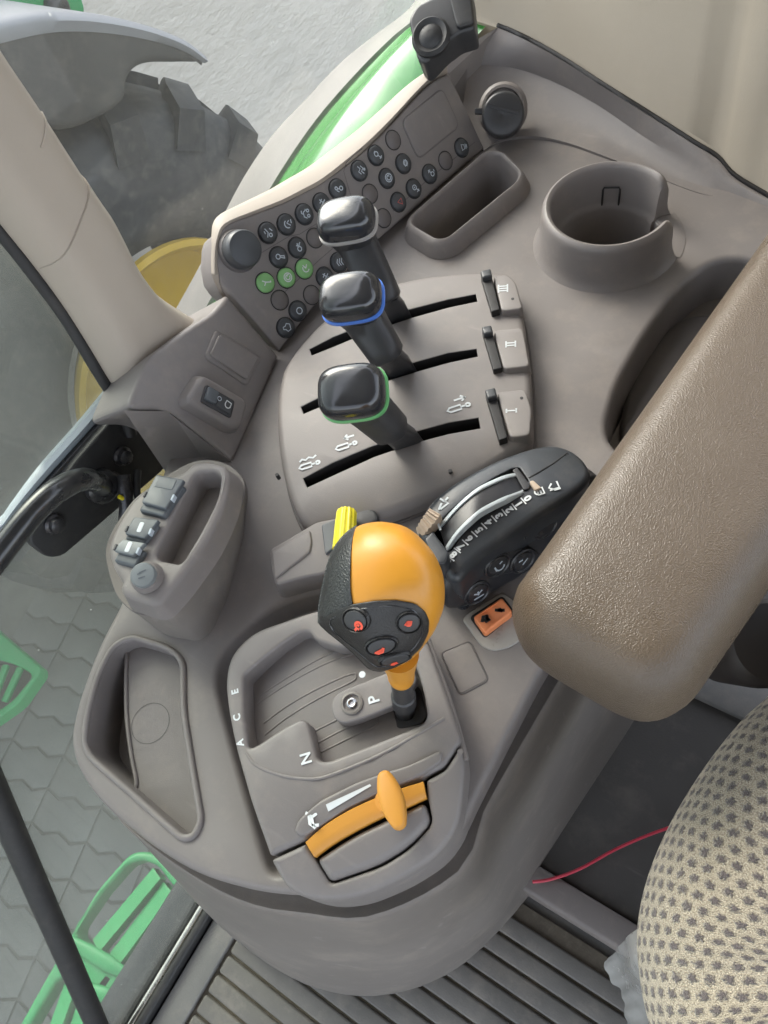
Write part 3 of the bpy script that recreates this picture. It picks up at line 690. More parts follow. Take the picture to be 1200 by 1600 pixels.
MT = flat(HC + .013)
tf = fillet(LPS(MT, [(198, 1000), (262, 1006), (292, 1030), (292, 1110), (305, 1200), (324, 1290), (302, 1320), (285, 1322), (204, 1240), (212, 1224), (204, 1178), (197, 1120), (196, 1060)]), [.004, .006, .01, .02, .02, .01, .006, .01, .004, .004, .02, .02, .02], 4)
panel('tray_floor', MT, tf, 'console_plastic', co, bevel=.0022, skirt=.052)
dvl = spl([W(u, v, HC + .0125) for u, v in ((199, 1004), (197, 1060), (198, 1120), (205, 1178), (213, 1222), (208, 1238))], 5, False)
tube('tray_divider', dvl, .0014, 'console_plastic', co, 8)
tl = ccw(dedupe(tray)); tube('tray_lip', [Vector((p.x, p.y, CZ - HC + .0004)) for p in offset(tl, -.0018)], .0022, 'console_plastic', co, 8, closed=True, flatten=1)
Md = MT @ Matrix.Translation((*LP(MT, 235, 1130), 0))
dr = LP(MT, 235, 1130); rad = .0135
strokes('disc_seam', Md, [[p for p in circ(rad, 36)] + [circ(rad, 36)[0]]], .0006, 'console_dark', co, z=.0002)
# raised rim of the small bin
bo_ = ccw(dedupe(bin_)); rg = []
for d_, z in ((-.010, .0005), (-.0085, .004), (-.006, .011), (-.004, .0145), (-.002, .0155), (-.0005, .0145), (.0, .012), (.001, 0.), (.002, -.03)): rg.append([Vector((p.x, p.y, CZ - HC + z)) for p in offset(bo_, d_)])
loft('bin_rim', rg, 'console_plastic', co, cap0=False, cap1=False, smooth=60)
# floor of the side pocket
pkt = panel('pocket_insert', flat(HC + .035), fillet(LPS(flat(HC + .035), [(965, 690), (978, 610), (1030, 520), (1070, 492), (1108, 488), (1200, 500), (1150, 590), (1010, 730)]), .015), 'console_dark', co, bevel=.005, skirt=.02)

# pedestal below the top
def angring(pts, c, n, z):
    out = []; m = len(pts)
    for k in range(n):
        a = 2 * math.pi * k / n; d = Vector((math.cos(a), math.sin(a))); best = None
        for i in range(m):
            p, q = pts[i - 1] - c, pts[i] - c; e = q - p; den = d.x * e.y - d.y * e.x
            if abs(den) < 1e-12: continue
            t = (p.x * e.y - p.y * e.x) / den; s_ = (p.x * d.y - p.y * d.x) / den
            if t > 0 and -1e-6 <= s_ <= 1 + 1e-6: best = t if best is None else max(best, t)
        out.append(Vector((c.x + d.x * best, c.y + d.y * best, z)))
    return out
HR = .487
rim = LPS(flat(HR), [(160, 1258), (250, 1334), (331, 1387), (406, 1419), (487, 1427), (530, 1435), (575, 1434), (650, 1406), (719, 1362), (744, 1319), (752, 1272)])
rim = fillet(rim + [Vector((.056, -.075)), Vector((.050, -.16)), Vector((.046, -.30)), Vector((.046, -.66)), Vector((.385, -.66)), Vector((.392, -.20)), Vector((.345, .0))], .03, 5)
base = LPS(flat(.955), [(345, 1445), (400, 1500), (480, 1545), (560, 1562), (640, 1552), (720, 1515), (790, 1445), (832, 1392), (905, 1280), (1000, 1140)])
base = fillet([Vector((.333, -.66)), Vector((.333, .10))] + base + [Vector((-.01, -.50)), Vector((-.01, -.66))], .03, 5)
cc = Vector((.19, -.22)); NR = 160
ra_ = angring(rim, cc, NR, CZ - HR); rb_ = angring(base, cc, NR, CZ - .964)
def inw(r, d, z): return [Vector((p.x, p.y, z)) for p in offset([V2(q) for q in r], d)]
def mixr(t, z, bul=0.): return [Vector((a.x * (1 - t) + b.x * t + (a.x - cc.x) * bul, a.y * (1 - t) + b.y * t + (a.y - cc.y) * bul, z)) for a, b in zip(ra_, rb_)]
rgs = [inw(ra_, .05, CZ - .4905), inw(ra_, .02, CZ - .4900), inw(ra_, .006, CZ - .4895), inw(ra_, .003, CZ - .4882), ra_, inw(ra_, -.0015, CZ - .4885), inw(ra_, -.0025, CZ - .492), mixr(.06, CZ - .52, .006), mixr(.22, CZ - .60, .012), mixr(.45, CZ - .71, .018), mixr(.72, CZ - .83, .012), rb_]
loft('pedestal', rgs, 'pedestal_plastic', co, cap0=False, cap1=False, smooth=60)

# rear bank with the dial
lo = spl([W(u, v, h) for u, v, h in ((756, 236, .449), (775, 222, .448), (800, 215, .4475), (840, 213, .447), (890, 224, .4475), (950, 246, .448), (1010, 270, .449), (1060, 290, .4495), (1095, 302, .4495), (1140, 312, .4505), (1200, 340, .451))], 5, False)
mi_ = spl([W(u, v, h) for u, v, h in ((703, 114, .416), (722, 104, .418), (760, 102, .421), (810, 108, .425), (870, 130, .429), (935, 165, .433), (1005, 213, .438), (1075, 256, .442), (1115, 276, .444), (1145, 294, .447), (1205, 322, .449))], 5, False)
up_ = spl([W(u, v, h) for u, v, h in ((778, 44, .3975), (785, 47, .398), (800, 53, .399), (835, 70, .401), (885, 99, .405), (945, 138, .411), (1015, 182, .420), (1085, 227, .430), (1122, 250, .436), (1150, 280, .443), (1210, 316, .448))], 5, False)
rg = []
for a, b, c in zip(lo, mi_, up_):
    cur = [a + Vector((0, 0, -.02))] + [a.lerp(b, k / 8) + Vector((0, 0, -.004 * math.sin(math.pi * k / 8))) for k in range(9)]
    cur += [b.lerp(c, k / 5) + Vector((0, 0, .0015 * math.sin(math.pi * k / 5))) for k in range(1, 6)] + [c + (c - b).normalized() * .003 + Vector((.002, -.006, -.004)), c + Vector((.02, -.03, -.15)), a + Vector((.05, -.05, -.05))]
    rg.append(cur)
loft('rear_bank', rg, 'console_plastic', co, smooth=30)
tube('bank_gap', [p + Vector((.002, -.0035, .0005)) for p in up_], .0022, 'slot_black', co, 6)
pe = [W(u, v, h) for u, v, h in ((665, 107, .397), (778, 43, .397), (703, 114, .4075))]
top_ = fix(mesh('bank_end', [pe[0], pe[1], pe[2], pe[0] + Vector((.03, 0, -.1)), pe[1] + Vector((.03, 0, -.1)), pe[2] + Vector((0, 0, -.1))], [(0, 1, 2), (3, 5, 4), (0, 3, 4, 1), (1, 4, 5, 2), (2, 5, 3, 0)], 'plate_plastic', co, None))

# cup holder
ch = empty('cup_holder', cupc, 'open-sided round cup holder standing on the console by the rear wall', 'cup holder')
aA = math.atan2(*(V2(W(1052, 276, .412)) - cupc2).yx); aB = math.atan2(*(V2(W(1054, 338, .412)) - cupc2).yx)
# go round the long way from A to B
sp_ = (aB - aA) % (2 * math.pi)
if sp_ < math.pi: aA, aB = aB, aA; sp_ = (aB - aA) % (2 * math.pi)
ri = .044; zc = CZ - HC
sec = [(.0615, -.002), (.0575, .002), (.0548, .008), (.0535, .020), (.0530, .028), (.0525, .0335), (.0510, .0368), (.0488, .0382), (.0465, .0372), (.0452, .0345), (.0445, .030), (.0440, .020), (.0438, .004), (.0425, .001), (.0415, -.001), (.0410, -.004), (.0405, -.066), (.040, -.068)]
rg = []; n_ = 72
for k in range(n_ + 1):
    a = aA + sp_ * k / n_; e = min(k, n_ - k) / n_; dz = -.006 * max(0, 1 - e / .03) ** 2
    rg.append([Vector((cupc.x + r_ * math.cos(a), cupc.y + r_ * math.sin(a), zc + z + (dz if z > .01 else 0))) for r_, z in sec])
loft('ring_wall', rg, 'console_plastic', ch, smooth=50)
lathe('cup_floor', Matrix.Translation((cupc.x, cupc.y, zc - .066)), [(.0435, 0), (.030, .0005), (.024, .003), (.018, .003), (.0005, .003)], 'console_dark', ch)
rg = []
for k in range(15):
    a = aB + (2 * math.pi - sp_) * k / 14
    rg.append([Vector((cupc.x + r_ * math.cos(a), cupc.y + r_ * math.sin(a), zc + z)) for r_, z in ((.062, .0005), (.050, .0025), (.0452, .0015), (.0440, -.003), (.0432, -.066))])
loft('gap_sill', rg, 'console_plastic', ch, closed=False, smooth=60)
th0 = math.atan2(*(V2(W(958, 272, .425)) - cupc2).yx)
def cy(dt, z): a = th0 + dt; return Vector((cupc.x + .0430 * math.cos(a), cupc.y + .0430 * math.sin(a), zc + z))
tube('release_slot', [cy(.16, -.004), cy(.16, .006), cy(.16, .016), cy(.14, .018), cy(-.14, .018), cy(-.16, .016), cy(-.16, .006), cy(-.16, -.004)], .0008, 'slot_black', ch, 6)

# 12 volt style dial on the bank
dk = empty('rotary_dial', W(785, 180, .42), 'round black rotary dial with side tab behind the small bin', 'dial')
Mdk = frame(W(786, 180, .422), W(860, 180, .422) - W(786, 180, .422), (Vector((0, 0, CZ)) - W(786, 180, .422)) + Vector((0, 0, .15)))
Mcol = Mdk @ Matrix.Translation((-.001, .007, -.012))
lathe('collar', Mcol, [(.023, -.012), (.0225, .0), (.0195, .004), (.017, .0045), (.016, .002)], 'console_plastic', dk)
lathe('knob', Mdk, [(.0185, -.014), (.0192, -.006), (.0192, .003), (.0182, .006), (.0165, .0072), (.002, .0068), (.0005, .0062)], 'lever_black', dk, n=40)
box('grip_bar', Mdk @ Matrix.Translation((0, .004, .0066)) @ Matrix.Rotation(R(-12), 4, 'Z'), .031, .003, .0012, 'lever_black', dk, .0005)
box('side_tab', Mdk @ Matrix.Translation((-.0205, .003, -.006)), .012, .005, .005, 'lever_black', dk, .001)

# ------------------------------------------------------------------ directions shared by the lever plates
UP = Vector((0, 0, 1))
dD = (W(485, 545, .43) - W(743, 460, .43)); dD.z = 0; dD.normalize()         # the way the levers travel
dX = Vector((dD.y, -dD.x, 0))
def tframe(u, v, h, rot=0.): return frame(W(u, v, h), dX, UP) @ Matrix.Rotation(R(rot), 4, 'Z')

# ------------------------------------------------------------------ button panel on the side bank
bpn = empty('button_panel', W(550, 400, .44), 'sloping side panel with rows of small round black, green and blank buttons', 'button panel')
MP = plane3(W(437, 549, .447), W(757, 232, .449), W(502, 287, .384))
po = [(339, 408), (341, 375), (352, 353), (395, 335), (437, 319), (470, 303), (502, 286), (540, 259), (575, 231), (612, 194), (648, 155), (676, 128), (701, 115), (730, 172), (757, 232), (700, 280), (648, 326), (594, 372), (540, 425), (490, 480), (437, 548), (396, 500), (356, 456), (345, 440)]
pO = ccw(dedupe(spl(LPS(MP, po[1:13]), 4, False) + LPS(MP, po[13:] + po[:1])))
pan = panel('panel_face', MP, pO, 'console_plastic', bpn, bevel=.002, skirt=.05, flare=-.004, nb=3, bottom=True)
# rolled outer edge along the glass, sunlight painted in as pale beige
eg = spl([WP(u, v, MP.translation, MP.to_3x3() @ UP) for u, v in ((333, 432), (333, 405), (336, 375), (349, 349), (395, 329), (437, 312), (470, 295), (502, 277), (540, 248), (575, 219), (612, 183), (648, 144), (676, 117), (702, 98))], 5, False)
nP = MP.to_3x3() @ UP; rg = []
for i, p in enumerate(eg):
    k = i / (len(eg) - 1); w_ = .005 + .020 * math.sin(math.pi * min(1, max(0, (k - .12) / .88))) ** .7
    o_ = Vector((.72, -.35, .0)).normalized(); ins = (W(550, 380, .43) - p).normalized()
    rg.append([p + ins * .012 - nP * .006, p + ins * .0035 - nP * .0006, p + ins * .001 + nP * .0008, p + o_ * w_ * .5 + UP * .001, p + o_ * w_ + UP * -.003, p + o_ * (w_ + .003) + UP * -.012, p + o_ * w_ + UP * -.06, p + ins * .012 - UP * .06])
loft('rolled_edge', rg, 'beige_trim', bpn, smooth=70)
bxc = [LP(MP, u, v) for u, v in ((627, 190), (690, 138), (717, 197), (653, 249))]
panel('blank_plate', MP @ Matrix.Translation((0, 0, .0011)), fillet(bxc, .007), 'console_plastic', bpn, bevel=.0007, skirt=.003)
strokes('plate_seam', MP, [[*[p for p in offset(ccw(fillet(bxc, .007)), -.0006)], offset(ccw(fillet(bxc, .007)), -.0006)[0]]], .0007, 'console_dark', bpn, z=.0001)
strokes('module_seam', MP, [[LP(MP, u, v) for u, v in L_] for L_ in ([(537, 268), (541, 254), (552, 243), (566, 232)], [(537, 268), (548, 306)], [(614, 330), (668, 281), (742, 222)], [(400, 400), (452, 369), (468, 366), (500, 346)], [(430, 470), (500, 405), (520, 388)])], .0007, 'console_dark', bpn, z=.0001)
BT = [(418, 364, 'd', 0), (447, 351, 'd', 1), (475, 335, 'd', 2), (502, 318, 'd', 3), (527, 296, 'd', 4), (561, 267, 'd', 5), (587, 243, 'd', 6), (614, 219, 'b', 0), (630, 256, 'd', 7), (604, 279, 'd', 8), (578, 303, 'b', 0),
      (721, 231, 'd', 9), (696, 251, 'b', 0), (671, 272, 'd', 10), (646, 295, 'd', 11), (622, 316, 'r', 0), (599, 341, 'b', 0), (435, 402, 'd', 12), (464, 387, 'd', 13), (492, 372, 'b', 0),
      (414, 442, 'g', 14), (447, 434, 'g', 8), (475, 420, 'g', 15), (529, 410, 'd', 16), (507, 433, 'd', 3), (487, 461, 'b', 0), (437, 469, 'b', 0), (465, 486, 'd', 17), (446, 512, 'd', 18)]
def C_(x, y, r, a0=0, a1=360): return arc(x, y, r, a0, a1, 12)
ICON = [
    [C_(-.3, -.1, .18), [(-.5, .35), (.0, .15), (.45, .45)], [(.1, -.4), (.4, -.1)], [(-.1, .5), (.2, .6)]],
    [arc(0, 0, .42, 30, 200), [(-.2, -.3), (.1, .1), (.35, -.2)], [(.0, -.45), (.42, -.45)]],
    [C_(-.28, -.3, .15), C_(.28, -.3, .15), [(-.5, -.05), (-.3, .3), (.2, .3), (.35, -.02), (.5, -.05)], [(0, .3), (.1, .55), (.4, .5)]],
    [[(-.3, .3), (.3, -.3)], C_(-.25, -.25, .16), [(0, .45), (.42, .1)], [(.05, .05), (.4, .4)]],
    [C_(0, -.25, .22), [(0, -.03), (0, .25)], C_(.1, .4, .16), [(-.35, .1), (-.15, .4)]],
    [[(-.45, .1), (-.15, .4), (.15, .1), (.45, .4)], [(-.45, -.3), (-.15, 0), (.15, -.3), (.45, .0)], C_(0, -.45, .1)],
    [C_(.1, .2, .26), [(-.1, 0), (-.45, -.4)], [(-.5, -.15), (-.2, -.5)], [(.2, .5), (.45, .3)]],
    [[(-.4, .12), (.4, .12)], [(-.4, -.12), (.4, -.12)], C_(0, 0, .3)],
    [C_(0, 0, .48), arc(0, 0, .27, 0, 300), [(.1, 0), (.28, .05), (.3, -.2)]],
    [[(-.35, .35), (.35, .35), (.22, -.1), (-.22, -.1), (-.35, .35)], [(-.3, -.3), (.3, -.3)], [(-.2, -.48), (.2, -.48)]],
    [C_(-.1, -.1, .25), [(.1, .1), (.4, .4)], [(.42, .1), (.42, .42), (.1, .42)], [(.1, -.45), (.4, -.4)]],
    [C_(.1, .15, .28), [(-.1, -.1), (-.45, -.45)], [(-.5, -.1), (-.2, -.45)], [(.0, .15), (.2, .15)]],
    [C_(.05, .25, .26), [(-.05, .0), (-.25, -.5)], [(.1, -.02), (0, -.5)], [(-.3, -.5), (.1, -.5)]],
    [C_(-.2, -.05, .25), [(.05, .1), (.45, .1)], [(.2, .3), (.2, -.2)], [(.3, -.1), (.48, -.3)]],
    [[(-.05, -.5), (.05, .1), (.25, .5)], [(.05, .1), (-.3, .35)], [(-.1, -.5), (.1, -.5)]],
    [arc(0, 0, .4, 60, 250), [(.0, 0), (.4, .3)], [(0, 0), (.42, -.2)]],
    [[(-.4, .3), (0, .5), (.4, .3)], [(-.4, 0), (0, .2), (.4, 0)], [(-.4, -.3), (0, -.1), (.4, -.3)], [(.0, -.5), (.3, -.45)]],
    [C_(0, 0, .36)],
    [[(-.12, .5), (.12, .5), (.2, .2), (.45, 0), (.3, -.4), (-.3, -.4), (-.45, 0), (-.2, .2), (-.12, .5)]]]
MPt = frame(MP.translation, MP.to_3x3().inverted_safe() and (WP(560, 200, MP.translation, nP) - WP(590, 290, MP.translation, nP)), nP)     # symbols read with the console's own forward
for u, v, k, ic in BT:
    p = WP(u, v, MP.translation, nP); Mb = frame(p, WP(u - 8, v - 30, MP.translation, nP) - p, nP); r_ = .0079 if k != 'b' else .0075
    m_ = {'d': 'button_dark', 'b': 'button_blank', 'r': 'button_dark', 'g': 'button_green'}[k]
    pr = [(r_, -.002), (r_, .0012), (r_ * .95, .0022), (r_ * .8, .0029), (r_ * .4, .0033), (.0003, .0034)] if k != 'b' else [(r_ * 1.0, -.002), (r_, .0004), (r_ * .93, .0009), (.0003, .0010)]
    bt = lathe('button', Mb, pr, m_, bpn, n=26, smooth=50)
    Ms = Mb
    strokes('button_gap', Mb, [[*circ(r_ + .0005, 26), circ(r_ + .0005, 26)[0]]], .0009, 'slot_black', bt, z=.0002)
    if k == 'r': strokes('symbol', Mb, [[(-.0026, -.0018), (.0026, -.0018), (0, .0028), (-.0026, -.0018)]], .0008, 'print_red', bt, z=.0035)
    elif k != 'b': strokes('symbol', Mb, [[Vector(q) * (r_ * .92) for q in L_] for L_ in ICON[ic]], .00085 if k == 'd' else .0009, 'print_pale' if k == 'd' else 'print_white', bt, z=.0035)
# rotary dial at the panel's corner
pd = WP(372, 392, MP.translation, nP)
kd = empty('rotary_selector', pd, 'smooth round black knob at the corner of the button panel', 'knob')
Mkd = frame(pd, MP.to_3x3() @ Vector((1, 0, 0)), nP)
lathe('skirt', Mkd, [(.0168, -.001), (.0168, .001), (.0157, .003), (.0153, .004)], 'console_dark', kd)
lathe('cap', Mkd, [(.0150, .0), (.0148, .010), (.0143, .0135), (.0131, .0155), (.011, .0162), (.0005, .0160)], 'button_dark', kd, n=44, smooth=30)

# ------------------------------------------------------------------ wedge with the headlight switch, front of the panel
wg = empty('switch_wedge', W(300, 650, .44), 'wedge-shaped end of the side bank below the beige pillar', 'console section')
MWg = plane3(W(437, 556, .447), W(364, 722, .449), W(300, 560, .392)); nG = MWg.to_3x3() @ UP
wo = fillet(LPS(MWg, [(437, 556), (364, 724), (262, 640), (196, 640), (230, 560), (300, 508), (331, 489), (356, 460)]), [.004, .006, .012, .01, .01, .01, .008, .002], 5)
panel('wedge_face', MWg, wo, 'console_plastic', wg, bevel=.004, skirt=.06, flare=0, nb=4, bottom=True)
fa, fb, fc = [WP(u, v, MWg.translation, nG) - nG * .0012 for u, v in ((195, 641), (262, 642), (365, 723))]; fd_, fe = W(262, 742, .47), W(365, 735, .47)
fix(mesh('wedge_front', [fa, fb, fc, fe, fd_, fa + Vector((.03, -.03, -.09)), fc + Vector((.04, -.06, -.03))], [(0, 1, 4), (1, 2, 3, 4), (0, 4, 5), (2, 6, 3), (0, 5, 6, 2, 1), (3, 6, 5, 4)], 'console_plastic', wg, 60))
bl = fillet(LPS(MWg, [(318, 558), (336, 515), (408, 559), (385, 604)]), .004)
panel('blank_frame', MWg @ Matrix.Translation((0, 0, .0016)), bl, 'console_plastic', wg, bevel=.0014, skirt=.005)
panel('blank_plate', MWg @ Matrix.Translation((0, 0, .0034)), fillet(LPS(MWg, [(325, 556), (340, 523), (402, 560), (382, 595)]), .003), 'console_plastic', wg, bevel=.0009, skirt=.004)
hz = fillet(LPS(MWg, [(278, 630), (305, 588), (378, 630), (368, 672), (352, 674)]), .006)
panel('switch_housing', MWg @ Matrix.Translation((0, 0, .010)), hz, 'console_plastic', wg, bevel=.004, skirt=.016, flare=.004,
      holes=[])
MWs = MWg @ Matrix.Translation((0, 0, .0104))
hsw = empty('headlight_switch', WP(340, 630, MWs.translation, nG), 'small black rocker switch with headlamp symbols on the wedge', 'switch')
panel('bezel', MWs @ Matrix.Translation((0, 0, .0012)), fillet(LPS(MWs, [(313, 628), (321, 601), (366, 627), (360, 654)]), .002), 'lever_black', hsw, bevel=.0006, skirt=.003)
panel('rocker_up', MWs @ Matrix.Translation((0, 0, .0040)), fillet(LPS(MWs, [(317, 625), (323, 605), (338, 613), (334, 633)]), .0014), 'cap_grey', hsw, bevel=.0008, skirt=.004)
panel('rocker_down', MWs @ Matrix.Translation((0, 0, .0024)), fillet(LPS(MWs, [(335, 634), (339, 614), (363, 628), (358, 650)]), .0014), 'button_dark', hsw, bevel=.0008, skirt=.003)
pls = WP(353, 634, MWs.translation, nG); Msy = frame(pls, WP(353, 614, MWs.translation, nG) - pls, nG) @ Matrix.Rotation(R(-25), 4, 'Z')
strokes('lamp_symbol', Msy, [[(.0028, .0022), (.0028, -.0022), (0, -.0024), *arc(0, 0, .0024, -90, -270, 8), (.0028, .0022)]], .0009, 'print_white', hsw, z=.0027)
pls = WP(340, 624, MWs.translation, nG); strokes('side_symbol', frame(pls, WP(340, 610, MWs.translation, nG) - pls, nG), [[*circ(.0016, 12), circ(.0016, 12)[0]], [(.001, .0028), (-.002, .003)]], .0006, 'print_pale', hsw, z=.0027)

# ------------------------------------------------------------------ hydraulic lever plate
HL = .427; ML_ = flat(HL)
lp = empty('lever_plate', W(630, 620, .45), 'pale grey-brown plate with three long slots under the hydraulic levers', 'lever plate')
lo_ = [(436, 588), (446, 562), (480, 518), (520, 482), (575, 450), (640, 430), (700, 421), (752, 418), (790, 422), (806, 440), (818, 490), (828, 560), (832, 640), (828, 684), (800, 704), (730, 742), (640, 780), (560, 806), (500, 820), (476, 818), (458, 795), (442, 750), (432, 690), (430, 630)]
lO = spl(LPS(ML_, lo_), 4)
S1 = LPS(ML_, [(484, 543), (520, 525), (570, 506), (640, 482), (700, 466), (742, 457), (744, 467), (700, 477), (645, 493), (575, 516), (524, 537), (487, 551)])
S2 = LPS(ML_, [(471, 634), (510, 615), (570, 592), (640, 569), (700, 552), (743, 545), (745, 555), (700, 565), (645, 581), (575, 603), (515, 627), (474, 643)])
S3 = LPS(ML_, [(474, 745), (520, 722), (580, 698), (650, 675), (700, 661), (746, 653), (749, 667), (700, 676), (655, 688), (585, 711), (525, 737), (479, 757)])
S1, S2, S3 = [offset(ccw(dedupe(q)), -.0007) for q in (S1, S2, S3)]
lcx = V2(W(640, 610, HL))
def lz(x, y):
    q = Vector((x, y)) - lcx; e = q.dot(V2(dX) * -1); return -.0022 * (q.length / .1) ** 2 - max(0, e - .070) * .35
panel('plate', ML_, lO, 'plate_plastic', lp, holes=[dict(o=s_, depth=.02, bevel=.0006, dark=True) for s_ in (S1, S2, S3)], hole_mat='slot_black', bevel=.006, skirt=.026, flare=.001, zf=lz, grid=.015, nb=6)
sh = panel('plate_shade_sheet', flat(HC - .0015), offset(ccw(dedupe(lO)), -.0025), 'console_dark', lp, bevel=.0008, skirt=.003)  # dark sheet painted as the shade round the plate's foot
tabs = [([(771, 431), (793, 428), (806, 441), (817, 482), (784, 486)], 'III', (786, 451), (801, 467), [(751, 431), (767, 427), (781, 485), (768, 489)]),
        ([(771, 516), (817, 512), (828, 572), (787, 577)], 'II', (798, 538), None, [(753, 518), (768, 515), (785, 576), (771, 580)]),
        ([(776, 612), (821, 608), (831, 640), (828, 680), (797, 684)], 'I', (799, 642), (815, 622), [(758, 616), (774, 612), (793, 685), (780, 690)])]
for o_, nm, lb, hl, th_ in tabs:
    tb = panel('tab', flat(HL - .0035), fillet(LPS(flat(HL - .0035), o_), .004), 'plate_plastic', lp, bevel=.0014, skirt=.012, flare=.0015)
    n_ = len(nm); M_ = frame(W(lb[0], lb[1], HL - .0035), W(lb[0], lb[1] - 30, HL - .0035) - W(lb[0], lb[1], HL - .0035), UP)
    w_ = .0024 * n_; ll = [[((i - (n_ - 1) / 2) * .0024, -.0034), ((i - (n_ - 1) / 2) * .0024, .0034)] for i in range(n_)] + [[(-w_ / 2 - .0006, -.0034), (w_ / 2 + .0006, -.0034)], [(-w_ / 2 - .0006, .0034), (w_ / 2 + .0006, .0034)]]
    strokes('numeral', M_, ll, .0012, 'print_white', tb)
    if hl: lathe('pin_hole', Matrix.Translation(W(*hl, HL - .0035)), [(.0012, -.0005), (.0012, .0002), (.0001, .0002)], 'slot_black', tb, n=12)
    t_ = LPS(flat(HL - .003), th_); tw = panel('thumb_slide', flat(HL - .0042), fillet(t_, .0012), 'slot_black', lp, bevel=.0008, skirt=.012)
    a_, b_, c_, d_ = [Vector((p.x, p.y)) for p in t_]
    q_ = [a_, b_, b_.lerp(c_, .2), a_.lerp(d_, .2)]; panel('slide_grip', flat(HL - .0085), fillet(q_, .0015), 'button_dark', tw, bevel=.0015, skirt=.006)
for u, v in ((434, 744), (704, 738)):
    pz = W(u, v, HL + .004); lathe('pin_hole', Matrix.Translation(pz), [(.0014, -.003), (.0014, .0022), (.0001, .0022)], 'slot_black', lp, n=12)
def cyl_icon(u, v, flip, wavy=False, sc_=1.):
    p = W(u, v, HL); q = V2(p); M_ = frame(Vector((p.x, p.y, CZ - HL + lz(q.x, q.y))), -dD, UP)          # x runs backwards along the slot
    s_ = .0066 * sc_
    L_ = [[(-1.1, -.35), (.35, -.35), (.35, .35), (-1.1, .35), (-1.45, 0), (-1.1, -.35)], [(.35, 0), (1.0, 0)], [*[(1.28 + .27 * math.cos(t * .7), .27 * math.sin(t * .7)) for t in range(9)], (1.55, 0)]]
    if wavy: L_.append([(-1.2, 1.0), (-.8, 1.3), (-.3, 1.0), (.2, 1.3), (.8, 1.0), (1.3, 1.3)])
    elif flip: L_ += [[(1.5, 1.3), (.1, 1.3)], [(.6, 1.75), (.05, 1.3), (.6, .85)]]
    else: L_ += [[(-.2, 1.3), (1.3, 1.3)], [(.75, 1.75), (1.3, 1.3), (.75, .85)]]
    strokes('cylinder_symbol', M_, [[Vector(k) * s_ for k in l] for l in L_], .0016, 'print_white', lp, z=.0005)
cyl_icon(482, 725, 0, True, .78); cyl_icon(540, 696, 1, False, .80); cyl_icon(716, 637, 0, False, .85)

# ------------------------------------------------------------------ the three hydraulic levers
def hyd(name_label, base, knee, cap, hcap, ringmat, wx, wy, lean=.5):
    B = W(*base, .432); K = W(*knee, HL - .030); T = W(*cap, hcap)
    e = empty('hydraulic_lever', B, name_label, 'lever', 'hydraulic levers')
    ax = (T - K).normalized(); xd = W(cap[0] + 50, cap[1] - 5, hcap) - T
    vw_ = (Vector((0, 0, CZ)) - T).normalized(); ac_ = (vw_ * lean + ax * (1 - lean)).normalized()      # the cap tips towards the seat
    Ms_, Mc = frame(T, xd, ax), frame(T, xd, ac_)
    def ring(M, c, rx, ry, ex=3.): R3 = M.to_3x3(); return [c + R3 @ Vector((p.x, p.y, 0)) for p in superell(rx, ry, ex, 36)]
    def bl_(c, l_, w_): return [c + dD * (l_ * p.x) + dX * (w_ * p.y) for p in superell(1, 1, 6, 16)]
    loft('blade', [bl_(B - UP * .008, .0105, .0035), bl_(B.lerp(K, .45), .0104, .0050), bl_(K + (T - K) * .04, .0095, .0066)], 'lever_black', e, smooth=50)
    cd = lambda d: T - ac_ * d
    J = cd(.0215)                                              # where the neck meets the cap
    loft('shaft', [ring(Ms_, K - ax * .001, .0108, .0095), ring(Ms_, K + ax * .001, .0126, .0110), ring(Ms_, K.lerp(J, .3), .0132, .0116), ring(Ms_, K.lerp(J, .65), .0140, .0122), ring(Ms_, K.lerp(J, .92), .0148, .0128), ring(Mc, cd(.0150), .0168, .0138), ring(Mc, cd(.0098), wx * .88, wy * .86), ring(Mc, cd(.0062), wx * .965, wy * .96, 3.2)], 'lever_black', e, smooth=60)
    def cr(d, k, ex=3.2): return ring(Mc, cd(d), wx * k, wy * k, ex)
    loft('colour_ring', [cr(.0066, .955), cr(.006, 1.012), cr(.0038, 1.012), cr(.0032, .955)], ringmat, e, smooth=40)
    loft('cap', [cr(.0038, .955), cr(.000, .972), cr(-.004, .955), cr(-.0072, .90), cr(-.0095, .82, 3.0), cr(-.0110, .72, 2.9), cr(-.0118, .58, 2.8), cr(-.0123, .38, 2.5), cr(-.0124, .1, 2)], 'knob_gloss', e, smooth=80)
    return e
hyd('hydraulic lever with green ring under its glossy black cap', (640, 690), (612, 672), (550, 613), .352, 'ring_green', .0222, .0178)
hyd('hydraulic lever with blue ring under its glossy black cap', (630, 577), (606, 556), (548, 465), .352, 'ring_blue', .0224, .0170)
hyd('hydraulic lever with thin grey ring, standing nearest the button panel', (622, 490), (603, 470), (541, 345), .348, 'ring_grey', .0222, .0162)

